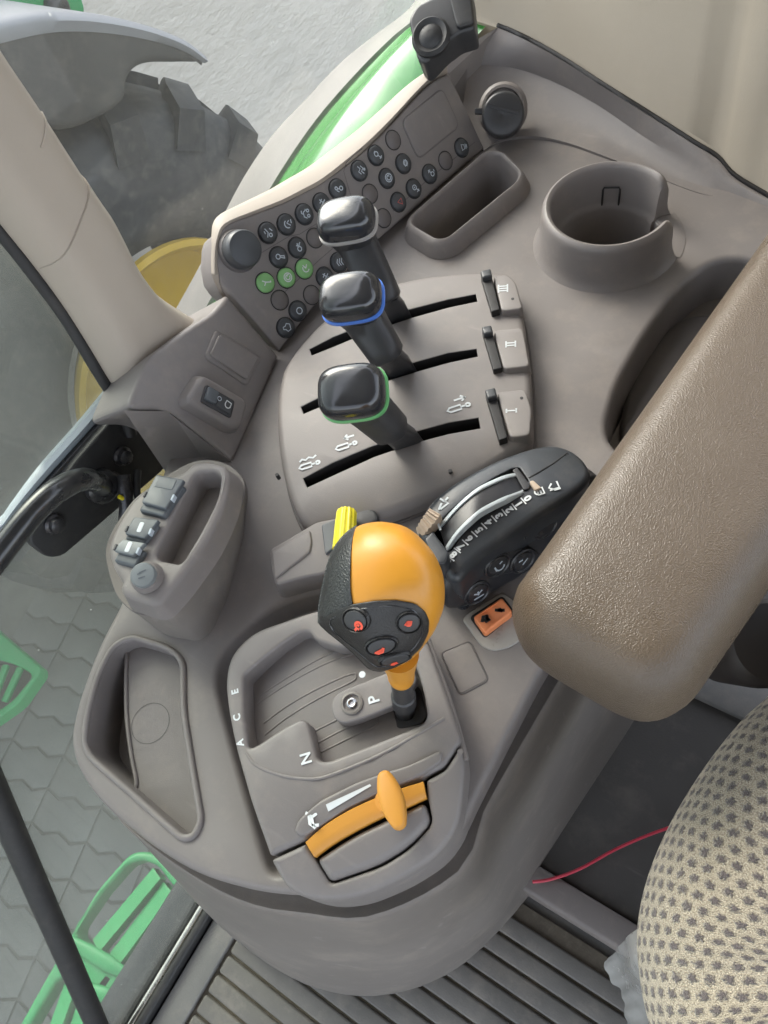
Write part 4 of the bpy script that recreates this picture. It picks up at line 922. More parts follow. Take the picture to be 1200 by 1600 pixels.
# ------------------------------------------------------------------ gear gate module
HG = .424; MGt = flat(HG)
gm = empty('gear_gate', W(540, 1150, .45), 'grey gear gate module with ribbed slide, marked A C E, N and P', 'gear gate')
gp0 = V2(W(560, 1195, HG)); gdir = (V2(W(600, 1370, .45)) - V2(W(560, 1195, .45))).normalized()
def gz(x, y):
    t = (Vector((x, y)) - gp0).dot(gdir); s_ = max(0., t)
    return -.16 * s_ - 2.2 * s_ * s_
def gh(x, y): return HG - gz(x, y)
def GL(pts): return [V2(W(u, v, gh)) for u, v in pts]
cov = fillet(GL([(351, 1062), (360, 1022), (394, 987), (492, 953), (600, 935), (655, 968), (671, 1009), (700, 1090), (722, 1158), (694, 1198), (664, 1214), (600, 1240), (545, 1266), (500, 1296), (476, 1313), (422, 1338), (391, 1250), (368, 1170), (356, 1110)]), [.008, .01, .01, .01, .01, .01, .01, .01, .003, .002, .002, .01, .01, .01, .002, .002, .01, .01, .01], 4)
gate = fillet(GL([(380, 1056), (405, 1034), (440, 1006), (470, 987), (482, 986), (494, 1000), (530, 1012), (600, 1005), (648, 1035), (662, 1080), (668, 1117), (662, 1131), (590, 1160), (512, 1190), (496, 1188), (481, 1128), (470, 1122), (440, 1138), (402, 1164), (388, 1170), (381, 1120)]), [.002, .006, .006, .002, .004, .004, .004, .006, .006, .006, .006, .004, .006, .003, .003, .004, .003, .01, .003, .003, .006], 4)
panel('gate_cover', MGt, cov, 'module_plastic', gm, holes=[dict(o=gate, depth=.0205, bevel=.0022, draft=.0005)], bevel=.003, skirt=.035, zf=gz, grid=.012, nb=5)
# ribbed slide under the opening
MSl = flat(HG + .0195); sc0 = V2(W(520, 1085, HG + .012))
ev = (V2(W(660, 1120, HG)) - V2(W(400, 1110, HG))).normalized()
def sz(x, y):
    t = (Vector((x, y)) - sc0).dot(V2(dD)); return .0065 * (1 - (t / .06) ** 2)
so_ = offset(ccw(dedupe(gate)), -.0005)
sl_ = panel('ribbed_slide', MSl, so_, 'module_plastic', gm, bevel=0, skirt=.008, zf=sz, grid=.008)
def bead(name, pts, r, m, parent, hf): return tube(name, spl([W(u, v, hf) for u, v in pts], 4, False), r, m, parent, 8, flatten=.7)
hS = lambda x, y: HG + .0195 - sz(x, y)
for pts in ([(402, 1100), (450, 1068), (510, 1036), (556, 1020), (566, 1014)], [(408, 1086), (450, 1058), (505, 1026), (540, 1014)], [(414, 1148), (450, 1120), (500, 1090), (548, 1066), (556, 1058), (549, 1053), (500, 1074), (450, 1102), (412, 1130)],
            [(500, 1176), (540, 1156), (585, 1134), (590, 1124), (582, 1120), (540, 1138), (498, 1160)], [(488, 1144), (520, 1128), (530, 1122)]):
    bead('slide_rib', pts, .0007, 'module_plastic', sl_, hS)
# P tongue, socket, black patch painted as the dark hole under the lever
tg = fillet(GL([(516, 1104), (520, 1088), (534, 1078), (600, 1052), (640, 1036), (652, 1060), (624, 1098), (560, 1124), (534, 1130), (521, 1122)]), .003, 4)
tgp = panel('tongue', flat(HG + .001), tg, 'module_plastic', gm, bevel=.0012, skirt=.009, zf=gz, grid=.008)
vd = panel('lever_hole_patch', flat(HG + .0150), fillet(LPS(flat(HG + .0150), [(604, 1110), (624, 1078), (655, 1070), (667, 1118), (660, 1130), (620, 1140)]), .004), 'slot_black', gm, bevel=.0004, skirt=.004)
Msk = Matrix.Translation(W(550, 1099, HG + .001))
lathe('socket', Msk, [(.0068, -.001), (.0068, .0012), (.0060, .0017), (.0052, .0016), (.0050, -.0004), (.0030, -.0004)], 'socket_ring', gm, n=24); lathe('socket_pin', Msk, [(.0030, -.0004), (.0030, .0010), (.0022, .0014), (.0014, .0012), (.0012, .0002), (.0001, .0002)], 'socket_metal', gm, n=18)
lathe('white_dot', Matrix.Translation(W(566, 1054, HG - .0002)), [(.0020, -.0004), (.0020, .0003), (.0001, .0003)], 'print_white', gm, n=20)
for s_, u, v, k in (('P', 585, 1093, .0092), ('N', 479, 1185, .0088)):
    text('letter', s_, tframe(u, v, HG + (.001 if s_ == 'P' else 0.)), k, 'print_white', gm, z=.0005, bold=.0002)
for s_, u, v in (('E', 368, 1081), ('C', 371, 1121), ('A', 376, 1161)): text('letter', s_, tframe(u, v, HG + .0002), .0060, 'print_white', gm, z=.0004, bold=.0002)
bead('crease', [(384, 1176), (400, 1196), (440, 1212), (490, 1217), (530, 1206), (592, 1180), (650, 1148), (694, 1122)], .0009, 'module_plastic', gm, gh)
# lower bezel, lid
bez = fillet(GL([(423, 1343), (477, 1318), (491, 1342), (513, 1378), (520, 1380), (596, 1354), (640, 1326), (671, 1292), (675, 1281), (668, 1246), (666, 1219), (695, 1203), (721, 1164), (727, 1195), (724, 1240), (718, 1288), (688, 1335), (630, 1374), (556, 1405), (500, 1410), (450, 1394)]), [.002, .001, .002, .004, .003, .006, .006, .004, .003, .002, .001, .002, .002, .006, .01, .015, .02, .02, .02, .02, .012], 4)
panel('bezel', MGt, bez, 'module_plastic', gm, bevel=.003, skirt=.038, flare=.002, zf=gz, grid=.012, nb=4)
lid = fillet(GL([(494, 1343), (550, 1306), (610, 1278), (663, 1253), (672, 1280), (668, 1292), (638, 1323), (594, 1351), (520, 1377), (513, 1374)]), [.003, .01, .01, .003, .004, .004, .01, .01, .005, .004], 4)
lz_ = lambda x, y: gz(x, y) + .0008
panel('access_lid', MGt, lid, 'module_plastic', gm, bevel=.0045, skirt=.02, zf=lz_, grid=.008, nb=5)
panel('gap_tray', flat(HG + .012), offset(ccw(dedupe(fillet(GL([(470, 1322), (664, 1219), (676, 1280), (640, 1330), (518, 1382)]), .003))), .0), 'slot_black', gm, bevel=0, skirt=.004, zf=gz)
# raised scale plinth along the strap
pln = fillet(GL([(460, 1302), (466, 1282), (500, 1252), (560, 1222), (600, 1208), (640, 1196), (690, 1172), (692, 1190), (660, 1212), (600, 1236), (545, 1262), (500, 1292), (474, 1309)]), .004, 4)
panel('scale_plinth', flat(HG - .0016), pln, 'module_plastic', gm, bevel=.0016, skirt=.006, flare=.002, zf=gz, grid=.008)
hP = lambda x, y: gh(x, y) - .0022
wv = [W(u, v, hP) for u, v in ((509, 1257), (513, 1268), (580, 1228), (578, 1225))]
mesh('ramp_mark', wv, [(0, 1, 2, 3)], 'print_white', gm, None)
Mr = frame(W(488, 1281, hP), dX, UP); strokes('animal_symbol', Mr, [[Vector(p) * .0052 for p in l] for l in ([(-.9, -.2), (-.3, .35), (.4, .3), (.9, .0)], [(-.6, 0), (.5, .05)], [(.6, .2), (.9, .6)], [(-.6, -.1), (-.7, -.6)], [(.3, -.1), (.5, -.6)])], .0016, 'print_white', gm, z=.0001)
rdg = spl([W(u, v, HG + .006) for u, v in ((668, 1000), (684, 1046), (706, 1110), (728, 1188))], 5, False)
tube('side_ridge', rdg, .0022, 'module_plastic', gm, 8)
lbl = fillet(LPS(flat(HC), [(690, 1021), (734, 1003), (762, 1062), (719, 1085)]), .003)
panel('blank_label', flat(HC - .0006), lbl, 'console_plastic', co, bevel=.0003, skirt=.002)
tube('label_seam', [Vector((p.x, p.y, CZ - HC + .0002)) for p in offset(ccw(lbl), -.0006)], .0005, 'console_dark', co, 6, closed=True)

# ------------------------------------------------------------------ hand throttle: orange strap and grip
ht = empty('hand_throttle', W(610, 1260, .44), 'flat orange sliding strap with a lens-shaped grip', 'throttle lever')
hO = lambda x, y: gh(x, y) - .0014
tA = spl([W(u, v, hO) for u, v in ((477, 1316), (505, 1291), (545, 1266), (595, 1243), (635, 1229), (661, 1221))], 6, False)
tB = spl([W(u, v, hO) for u, v in ((491, 1339), (520, 1318), (558, 1296), (604, 1273), (640, 1259), (666, 1246))], 6, False)
rg = []
for a, b in zip(tA, tB): rg.append([a - UP * .006, a - UP * .0006, a.lerp(b, .04), a.lerp(b, .5) + UP * .0004, a.lerp(b, .96), b - UP * .0006, b - UP * .006])
loft('strap', rg, 'orange_satin', ht, smooth=50)
gT, gB = W(597, 1204, .408), W(628, 1297, .414); gx = gB - gT; gl = gx.length
Mgr = frame((gT + gB) / 2, gx, UP)
rg = []
for k in range(25):
    t = math.sin(math.pi / 2 * (-1 + 2 * k / 24)); x = t * gl / 2; en = math.sqrt(max(0., 1 - max(0., (abs(t) - .88) / .12) ** 2)); w_ = (.0024 + .0042 * (1 - t * t)) * en + .0002; d_ = (.0030 + .0016 * (1 - t * t)) * en + .0002
    rg.append([Mgr @ Vector((x, w_ * p.x, d_ * p.y)) for p in superell(1, 1, 2.9, 28)])
loft('grip', rg, 'orange_satin', ht, smooth=80)
st_ = W(612, 1258, hO); loft('stem', [[st_ + Vector((.006 * p.x, .006 * p.y, z)) for p in circ(1, 16)] for z in (-.002, .018)], 'orange_satin', ht)

# ------------------------------------------------------------------ gear lever with orange knob
gl_ = empty('gear_lever', W(633, 1112, .44), 'orange and black gear lever knob with four red-marked buttons', 'gear lever')
K = W(603, 930, .330); vw = (Vector((0, 0, CZ)) - K).normalized()
rt_ = WP(640, 930, K, vw) - K
MK = frame(K, rt_, vw)
def KL(pts): return [LP(MK, u, v) for u, v in pts]
kout = KL([(559, 818), (578, 813), (599, 812), (629, 818), (648, 829), (661, 841), (676, 858), (686, 875), (694, 896), (697, 918), (697, 938), (694, 956), (682, 986), (667, 1009), (652, 1027), (634, 1041), (608, 1051), (586, 1052), (574, 1047), (550, 1022), (529, 1005), (508, 988), (496, 975), (495, 960), (497, 938), (501, 918), (508, 886), (514, 868), (522, 852), (532, 839), (544, 828)])
kout = ccw(spl(kout, 4))
def polar_r(a):
    d = Vector((math.cos(a), math.sin(a))); best = .01
    for i in range(len(kout)):
        p, q = kout[i - 1], kout[i]; e = q - p; den = d.x * e.y - d.y * e.x
        if abs(den) < 1e-12: continue
        t = (p.x * e.y - p.y * e.x) / den; s_ = (p.x * d.y - p.y * d.x) / den
        if t > 0 and -1e-6 <= s_ <= 1 + 1e-6: best = max(best, t)
    return best
NT = 360; RT = [polar_r(2 * math.pi * k / NT) for k in range(NT)]
def rrel(x, y):
    a = (math.atan2(y, x) % (2 * math.pi)) / (2 * math.pi) * NT; i = int(a) % NT; f = a - int(a)
    return math.hypot(x, y) / (RT[i] * (1 - f) + RT[(i + 1) % NT] * f)
crL = KL([(554, 943), (646, 943)]); ycr = (crL[0].y + crL[1].y) / 2; xl = KL([(551, 900)])[0].x; dc = KL([(632, 905)])[0]
def smin(a, b, k): h = max(k - abs(a - b), 0) / k; return min(a, b) - h * h * k / 4
def kz(x, y):
    dome = .0285 - 13. * ((x - dc.x) ** 2 + .8 * (y - dc.y) ** 2)
    fc = .0262 + .62 * (y - ycr) - .05 * (x - xl)
    lf = .0262 + .85 * (x - xl) + .02 * (y - ycr)
    z = smin(smin(dome, fc, .004), lf, .005)
    r = min(rrel(x, y), 1.); return (z + .016) * max(0, 1 - r ** 7) ** .5 - .016
vs, fs = [], []; NA, NRr = 120, 40
for k in range(NRr + 1):
    r = math.sin(math.pi / 2 * k / NRr)
    for j in range(NA):
        a = 2 * math.pi * j / NA; q = Vector((math.cos(a), math.sin(a))) * (polar_r(a) * max(r, .002)); vs.append(Vector((q.x, q.y, kz(q.x, q.y))))
nf = len(vs)
for k in range(NRr):
    for j in range(NA): fs.append((k * NA + j, k * NA + (j + 1) % NA, (k + 1) * NA + (j + 1) % NA, (k + 1) * NA + j))
rings = 10
for k in range(1, rings + 1):
    r = math.cos(math.pi / 2 * k / rings)
    for j in range(NA):
        a = 2 * math.pi * j / NA; q = Vector((math.cos(a), math.sin(a))) * (polar_r(a) * max(r, .002)); vs.append(Vector((q.x, q.y, -.016 - .022 * max(0, 1 - r ** 2.2) ** .5)))
for k in range(rings):
    o0 = NRr * NA if k == 0 else nf + (k - 1) * NA; o1 = nf + k * NA
    for j in range(NA): fs.append((o0 + j, o0 + (j + 1) % NA, o1 + (j + 1) % NA, o1 + j))
fix(mesh('knob_shell', vs, fs, 'orange_gloss', gl_, 80, M=MK))
def clampz(d):
    def f(x, y):
        r = rrel(x, y)
        if r > .992: x, y = x * .992 / r, y * .992 / r
        return kz(x, y) + d
    return f
gcap = KL([(557, 817), (552, 850), (550.5, 896), (551, 922), (554, 945), (530, 956), (502, 972), (493, 976), (493, 955), (496, 935), (500, 914), (507, 884), (513, 866), (521, 850), (531, 837), (543, 826)])
gcap = spl(gcap[:5], 4, False) + gcap[5:]
panel('grained_side', MK, gcap, 'knob_grain', gl_, bevel=.0005, skirt=.0016, zf=clampz(.0012), grid=.0016, nb=2, smooth=70)
face = KL([(498, 962), (531, 950), (554, 943), (586, 938), (618, 937), (646, 942), (661, 954), (668, 969), (668, 988), (659, 1011), (637, 1034), (616, 1047), (598, 1053), (584, 1053), (573, 1048), (550, 1024), (529, 1006), (508, 990), (494.5, 977), (494, 968)])
face = fillet(face, .0016, 3)
panel('face_plate', MK, face, 'knob_face', gl_, bevel=.0009, skirt=.002, zf=clampz(.0014), grid=.0018, nb=3, smooth=70)
fin = offset(ccw(dedupe(KL([(514, 968), (560, 951), (610, 945), (642, 950), (656, 963), (659, 984), (650, 1006), (628, 1028), (600, 1042), (588, 1042), (556, 1014), (520, 985)]))), 0)
fin = fillet(fin, .003, 3)
tube('face_groove', [MK @ Vector((p.x, p.y, kz(p.x, p.y) + .0014)) for p in fin], .0004, 'knob_gloss', gl_, 6, closed=True)
def face_button(u, v, ru, rv, rot, sym, su, sv, ssc):
    c = LP(MK, u, v); z0 = kz(c.x, c.y) + .0014
    e1 = Vector((1, 0, (kz(c.x + .002, c.y) - kz(c.x - .002, c.y)) / .004)); e2 = Vector((0, 1, (kz(c.x, c.y + .002) - kz(c.x, c.y - .002)) / .004))
    Mb = MK @ frame(Vector((c.x, c.y, z0)), e1, e1.cross(e2)) @ Matrix.Rotation(R(rot), 4, 'Z')
    s_ = .000305
    ou = [Vector((ru * s_ * math.cos(2 * math.pi * k / 32), rv * s_ * 1.35 * math.sin(2 * math.pi * k / 32))) for k in range(32)]
    b = panel('button', Mb @ Matrix.Translation((0, 0, .0010)), [p * .84 for p in ou], 'lever_black', gl_, bevel=.0009, skirt=.003, nb=3)
    rg = []
    for sc_, zz_ in ((1.04, -.001), (1.02, .0006), (.96, .0009), (.88, .0003), (.86, -.001)): rg.append([Mb @ Vector((p.x * sc_, p.y * sc_, zz_)) for p in ou])
    loft('button_rim', rg, 'knob_face', b, cap0=False, cap1=False, smooth=60)
    cs = LP(MK, su, sv) - c; q = Matrix.Rotation(-R(rot), 2) @ cs
    strokes('red_symbol', Mb @ Matrix.Translation((q.x, q.y * 1.25, 0)), [[Vector(p) * ssc for p in l] for l in sym], .0013, 'symbol_red', b, z=.0014)
S_gear = [[(-1, -.6), (-.3, -.2), (.1, -.6)], arc(.3, .2, .75, -80, 190, 8), [(-.6, .1), (-.1, .5)], [(.4, .1), (.1, .5)]]
face_button(558, 967, 25, 15, 10, S_gear, 562, 974, .0024)
face_button(637, 970, 20, 15, 8, [arc(0, 0, .45, 0, 360, 10), [(-.8, -.3), (-.1, .6), (.8, .4)], [(-.5, .2), (.6, -.3)]], 636, 970, .0021)
face_button(596, 1006, 27, 13, 22, [[(-1.1, .0), (-.4, -.6), (.5, -.5), (1.1, .6)], [(-.7, -.1), (.8, .2)], [(-.3, -.35), (.6, -.1)]], 593, 1012, .0022)
face_button(617, 1028, 27, 13, 22, [[(-.8, -.1), (.0, -.4), (.9, .2)], [(-.7, .15), (.8, .4)]], 616, 1034, .0020)
# neck, collar and stick
nk = [W(630, 1022, .352), W(629, 1040, .362), W(627, 1056, .372), W(626.5, 1064, .377)]
B0 = W(633, 1112, .440); ax = (W(627, 1058, .388) - B0).normalized(); xk = ax.cross(Vector((0, 1, 0))).normalized(); yk = ax.cross(xk)
L0 = (W(627, 1058, .388) - B0).length
def kr(d, r): c = B0 + ax * d; return [c + xk * (r * math.cos(2 * math.pi * k / 28)) + yk * (r * math.sin(2 * math.pi * k / 28)) for k in range(28)]
loft('neck', [kr(L0 - .003, .0060), kr(L0 - .002, .0069), kr(L0, .0072), kr(L0 + .0008, .0070), kr(L0 + .0016, .0074), kr(L0 + .0024, .0072), kr(L0 + .012, .0080), kr(L0 + .020, .0092), kr(L0 + .030, .0105)], 'orange_gloss', gl_, smooth=50)
loft('stick', [kr(-.014, .0058), kr(.012, .0060), kr(.013, .0072), kr(.026, .0072), kr(.027, .0062), kr(L0, .0062)], 'lever_black', gl_, smooth=40)

# ------------------------------------------------------------------ hitch control pod
HP = .395; MHp = flat(HP)
hc = empty('hitch_control', W(780, 830, .45), 'black hitch control pod with numbered thumbwheel under the armrest', 'control pod')
ho = fillet(LPS(MHp, [(646, 828), (664, 782), (700, 752), (740, 728), (790, 701), (842, 682), (868, 679), (895, 688), (916, 708), (927, 734), (905, 762), (855, 796), (815, 823), (780, 846), (740, 874), (714, 900), (698, 896), (680, 862)]), [.008, .01, .015, .02, .02, .015, .008, .008, .01, .01, .02, .02, .02, .02, .02, .012, .006, .006], 4)
wh_ = fillet(LPS(MHp, [(674, 822), (700, 799), (735, 768), (772, 743), (800, 727), (812, 726), (827, 750), (800, 779), (762, 798), (727, 827), (703, 858), (690, 850)]), .0015, 3)
hcx = V2(W(780, 790, HP))
def hz_(x, y):
    q = (Vector((x, y)) - hcx); a = q.dot(V2(dD)); b = q.dot(V2(dX)); return -.0060 * (a / .06) ** 2 - .004 * (b / .03) ** 2
up = panel('upper_cover', MHp, ho, 'pod_black', hc, holes=[dict(o=wh_, depth=.016, bevel=.0006, dark=True)], hole_mat='slot_black', bevel=.005, skirt=.055, flare=.0, zf=hz_, grid=.01, nb=5, smooth=45)
hhz = lambda x, y: HP - hz_(x, y)
tube('cover_seam', [W(u, v, hhz) for u, v in ((826, 747), (840, 739), (866, 723), (886, 708))], .0005, 'slot_black', up, 6)
MLo = plane3(W(714, 888, .404), W(856, 792, .404), W(722, 950, .440)); nL = MLo.to_3x3() @ UP
lo2 = fillet(LPS(MLo, [(712, 886), (740, 866), (780, 838), (815, 815), (855, 788), (905, 756), (935, 740), (960, 790), (900, 850), (800, 912), (760, 935), (722, 953), (697, 955), (694, 925)]), [.01, .01, .01, .01, .01, .01, .01, .01, .02, .02, .02, .01, .008, .01], 4)
panel('lower_face', MLo, lo2, 'pod_low', hc, bevel=.004, skirt=.03, nb=4)
mo = fillet(LPS(MLo, [(756, 872), (780, 858), (830, 855), (845, 868), (822, 890), (772, 898), (758, 890)]), .004)
panel('button_mount', MLo @ Matrix.Translation((0, 0, .0016)), mo, 'pod_low', hc, bevel=.0014, skirt=.004, flare=.001)
for u, v, L_, zz_ in ((777, 882, [arc(.1, -.1, .5, 200, 360, 6), [(-.5, .2), (-.35, -.5)], [(.1, .3), (.45, .5)]], .0016), (816, 876, [[(-.6, .5), (-.1, .5)], [(-.2, -.2), (.5, .35)]], .0016), (745, 926, [[(0, -.1), (0, .5)], [(0, .1), (-.5, .4)], [(0, .1), (.5, .4)], [(-.6, -.4), (.6, -.4)]], 0.), (851, 822, [], 0.)):
    p = WP(u, v, MLo.translation + nL * zz_, nL); Mb = frame(p, WP(u + 30, v - 18, MLo.translation + nL * zz_, nL) - p, nL)
    b = lathe('button', Mb, [(.0098, -.001), (.0098, .0008), (.0088, .0014), (.0080, .0008), (.0076, .0005), (.0070, .0014), (.0055, .0018), (.0003, .0019)], 'pod_low', hc, n=28)
    if L_: strokes('symbol', Mb, [[Vector(q) * .0062 for q in l] for l in L_], .0011, 'print_pale', b, z=.0021)
# thumbwheel: a sector of a wheel standing in the slot
whl = empty('thumbwheel', W(750, 800, .40), 'grey-edged thumbwheel set in the slot of the black pod', 'thumbwheel')
ua = [W(u, v, h) for u, v, h in ((686, 822, .398), (694, 814, .3945), (708, 798, .3915), (722, 784, .3893), (740, 769, .3875), (756, 759, .3873), (780, 748, .3885), (795, 743, .391), (806, 741, .395))]
la = [W(u, v, h) for u, v, h in ((697, 858, .398), (703, 848, .3945), (712, 835, .3915), (724, 822, .3893), (738, 809, .3875), (753, 797, .3873), (784, 781, .3885), (800, 775, .391), (818, 768, .395))]
ua, la = spl(ua, 4, False), spl(la, 4, False)
loft('wheel_band', [[a - UP * .012, a - UP * .0012, a.lerp(b, .08) - UP * .0012, a.lerp(b, .5) - UP * .0008, a.lerp(b, .92) - UP * .0012, b - UP * .0012, b - UP * .012] for a, b in zip(ua, la)], 'pod_low', whl, smooth=40)
for nm, src in (('upper_edge', [(a, b) for a, b in zip(ua, la)]), ('lower_edge', [(b, a) for a, b in zip(ua, la)])):
    loft(nm, [[a.lerp(b, -.07) - UP * .006, a.lerp(b, -.07), a + UP * .0004, a.lerp(b, .09) + UP * .0002, a.lerp(b, .11) - UP * .003] for a, b in src], 'wheel_edge', whl, smooth=60)
Mtp = frame(W(694, 822, .3935), W(684, 822, .3935) - W(694, 814, .3935), UP)
mesh('index_mark', [W(683, 820, .3935), W(687, 829, .3935), W(690, 827, .3932), W(686, 817, .3932)], [(0, 1, 2, 3)], 'wheel_edge', whl, None)
# ribbed tan grip at the wheel's front end
tA_ = spl([W(u, v, h) for u, v, h in ((650, 827, .402), (658, 813, .393), (668, 800, .3885), (672, 795, .3895))], 5, False); tB_ = spl([W(u, v, h) for u, v, h in ((659, 839, .402), (670, 827, .393), (684, 811, .3885), (689, 804, .3895))], 5, False)
loft('grip_base', [[a - UP * .01, a, b, b - UP * .01] for a, b in zip(tA_, tB_)], 'tan_rubber', whl, smooth=30)
for k in range(1, 15, 2):
    a, b = tA_[k], tB_[k]; t = (tA_[min(k + 1, 15)] - tA_[k - 1]).normalized() * .0011
    fix(mesh('grip_rib', [a - t - UP * .001, a + t - UP * .001, b + t - UP * .001, b - t - UP * .001, a - t * .6 + UP * .0012, a + t * .6 + UP * .0012, b + t * .6 + UP * .0012, b - t * .6 + UP * .0012], [(0, 3, 2, 1), (4, 5, 6, 7), (0, 1, 5, 4), (1, 2, 6, 5), (2, 3, 7, 6), (3, 0, 4, 7)], 'tan_rubber', whl, None))
ar_ = fillet(LPS(flat(.3905), [(662, 842), (676, 829), (702, 864), (697, 880), (682, 882)]), .002); panel('grip_arm', flat(.3905), ar_, 'pod_black', whl, bevel=.0015, skirt=.02)
bx1 = fillet(LPS(flat(.3900), [(800, 728), (808, 724), (829, 752), (826, 758), (818, 760)]), .001); panel('end_stop', flat(.3945), bx1, 'pod_low', hc, bevel=.0006, skirt=.008)
panel('worn_corner', flat(.3935), fillet(LPS(flat(.3935), [(827, 752), (833, 750), (846, 762), (836, 766)]), .001), 'tan_rubber', hc, bevel=.0005, skirt=.006)
dirs = [('9', 700, 880), ('8', 709, 867), ('7', 720.5, 854.5), ('6', 733.5, 842), ('5', 749, 828.5), ('4', 764, 816.5), ('3', 780, 806), ('2', 796, 797), ('1', 811, 788), ('0', 825, 779)]
for i, (s_, u, v) in enumerate(dirs):
    u2, v2 = dirs[min(i + 1, 9)][1:]; u1, v1 = dirs[max(i - 1, 0)][1:]
    p = W(u, v, hhz); fwd = W(u1, v1, hhz) - W(u2, v2, hhz); fwd.z = 0; fwd.normalize(); xd = Vector((fwd.y, -fwd.x, 0))
    text('numeral', s_, frame(p, xd, UP), .0062, 'print_white', hc, z=.0006, bold=.0003)
    if i < 9:
        q = (p + W(u2, v2, hhz)) / 2; strokes('tick', frame(q, xd, UP), [[(-.0027, 0), (.0027, 0)]], .0008, 'print_white', hc, z=.0007)
p = W(842, 769, hhz); strokes('lock_symbol', frame(p, dX, UP), [[(-.0022, -.0028), (.0022, -.0028), (.0022, .0008), (-.0022, .0008), (-.0022, -.0028)], arc(0, .0008, .0017, 0, 180, 6), [(-.0022, -.001), (.0022, -.001)]], .0011, 'print_white', hc, z=.0007)
p = W(864, 759, hhz); strokes('lift_symbol', frame(p, dX, UP), [[(-.0028, .003), (-.0028, -.003), (.002, -.003)], [(-.0028, .0005), (-.001, .003), (.0015, .0005)], [(-.0035, -.0035), (-.0035, .0005)]], .0011, 'print_white', hc, z=.0007)
p = W(693, 787, hhz); strokes('plough_symbol', frame(p, dX, UP), [[(-.0035, .003), (-.001, -.003), (.001, -.001), (.004, .001)], [(-.0035, .004), (.0005, .001)], [(.001, -.001), (.003, -.004)]], .0013, 'print_white', hc, z=.0007)

# ------------------------------------------------------------------ socket pod by the window
HT = .383; MTp = flat(HT)
pp = empty('socket_pod', W(290, 900, .45), 'tall grey console pod with open slot and three capped sockets', 'console pod')
ptop = fillet(LPS(MTp, [(300, 721), (326, 719), (352, 726), (359, 740), (354, 778), (338, 818), (320, 852), (291, 892), (272, 917), (248, 943), (236, 946), (189, 930), (185, 917), (190, 908), (176, 890), (166, 860), (172, 836), (200, 788), (222, 766), (268, 743), (288, 734)]), [.006, .006, .006, .006, .01, .02, .02, .02, .01, .006, .004, .004, .003, .003, .006, .008, .006, .02, .01, .01, .006], 4)
slo = fillet(LPS(MTp, [(308, 738), (336, 736), (347, 745), (340, 778), (318, 824), (288, 874), (280, 881), (247, 875), (243, 866), (272, 802), (300, 748)]), [.004, .004, .004, .01, .02, .004, .004, .004, .003, .02, .006], 4)
panel('pod_top', MTp, ptop, 'console_plastic', pp, holes=[dict(o=slo, depth=.030, bevel=.0025, draft=.003)], bevel=.005, skirt=.018, flare=.003, nb=5)
pc = V2(W(280, 850, .41))
sm = fillet(LPS(flat(.4005), [(300, 722), (330, 720), (360, 730), (379, 752), (376, 775), (360, 824), (320, 892), (288, 938), (262, 960), (238, 956), (212, 954), (185, 930), (172, 890), (166, 860), (176, 830), (210, 780), (268, 740)]), .008, 4)
bs_ = fillet(LPS(flat(.452), [(300, 724), (340, 722), (380, 740), (390, 766), (379, 850), (357, 936), (332, 990), (314, 1004), (260, 995), (216, 957), (185, 930), (175, 890), (172, 860), (190, 820), (240, 770)]), .008, 4)
sm = offset(ccw(dedupe(sm)), -.0015)
r1_, r2_ = angring(sm, pc, 96, CZ - .4015), angring(bs_, pc, 96, CZ - .452)
loft('pod_body', [[p * .97 + Vector((pc.x, pc.y, CZ - .4005)) * .03 for p in r1_], r1_, [a.lerp(b, .08) for a, b in zip(r1_, r2_)], [a.lerp(b, .5) for a, b in zip(r1_, r2_)], r2_], 'pedestal_plastic', pp, cap1=False, smooth=60)
tube('seam_line', [Vector((p.x, p.y, CZ - .4022)) for p in r1_], .0006, 'console_dark', pp, 6, closed=True)
def cap_switch(label, top, body, hh, mtop, sym):
    c = W(sum(p[0] for p in top) / 4, sum(p[1] for p in top) / 4, HT); e = empty('socket_cover', c, label, 'socket cover', 'capped sockets on the pod')
    panel('housing', flat(HT - hh), fillet(LPS(flat(HT - hh), body), .0022, 4), 'cap_grey', e, bevel=.0018, skirt=hh + .004, flare=.0006, nb=3)
    lid_ = panel('lid', flat(HT - hh - .0032), fillet(LPS(flat(HT - hh - .0032), top), .0018, 4), mtop, e, bevel=.0010, skirt=.0030, nb=3)
    a, b, c_, d = [W(*p, HT - hh - .0032) for p in top]; m = (a + b + c_ + d) / 4
    xd = (b - a).normalized(); Ml = frame(m, xd, UP)
    if sym == 'u':
        panel('thumb_dent', Ml @ Matrix.Translation((.0, .006, .0003)), fillet([Vector(p) for p in ((-.007, -.004), (.007, -.004), (.007, .004), (-.007, .004))], .001), 'cap_grey', lid_, bevel=.0004, skirt=.001)
    else: panel('printed_mark', Ml @ Matrix.Translation((0, 0, .0002)), fillet([Vector(p) for p in ((-.0016, -.0036), (.0016, -.0036), (.0016, .0036), (-.0016, .0036))], .0012), 'print_white', lid_, bevel=.0001, skirt=.0003)
    for q, p in ((-1, a.lerp(d, .72)), (1, b.lerp(c_, .62))):
        box('hinge_clip', frame(p - UP * .003, xd, UP), .0016, .0042, .0036, 'print_pale' if q > 0 else 'lever_black', e, .0003)
cap_switch('largest dark grey socket cap at the pillar end of the pod', [(244, 741), (288, 749), (259, 795), (220, 785)], [(241, 752), (288, 758), (256, 808), (216, 798)], .0035, 'cap_grey', 'u')
cap_switch('middle socket cap of the pod, grey-blue with a white mark', [(209, 807), (249, 812), (226, 842), (194, 834)], [(207, 815), (249, 820), (226, 850), (194, 842)], .0025, 'cap_grey', 'm')
cap_switch('palest socket cap, next to the round plug on the pod', [(191, 842), (228, 848), (208, 868), (176, 860)], [(190, 854), (228, 860), (211, 886), (176, 876)], .0035, 'cap_pale', 'm')
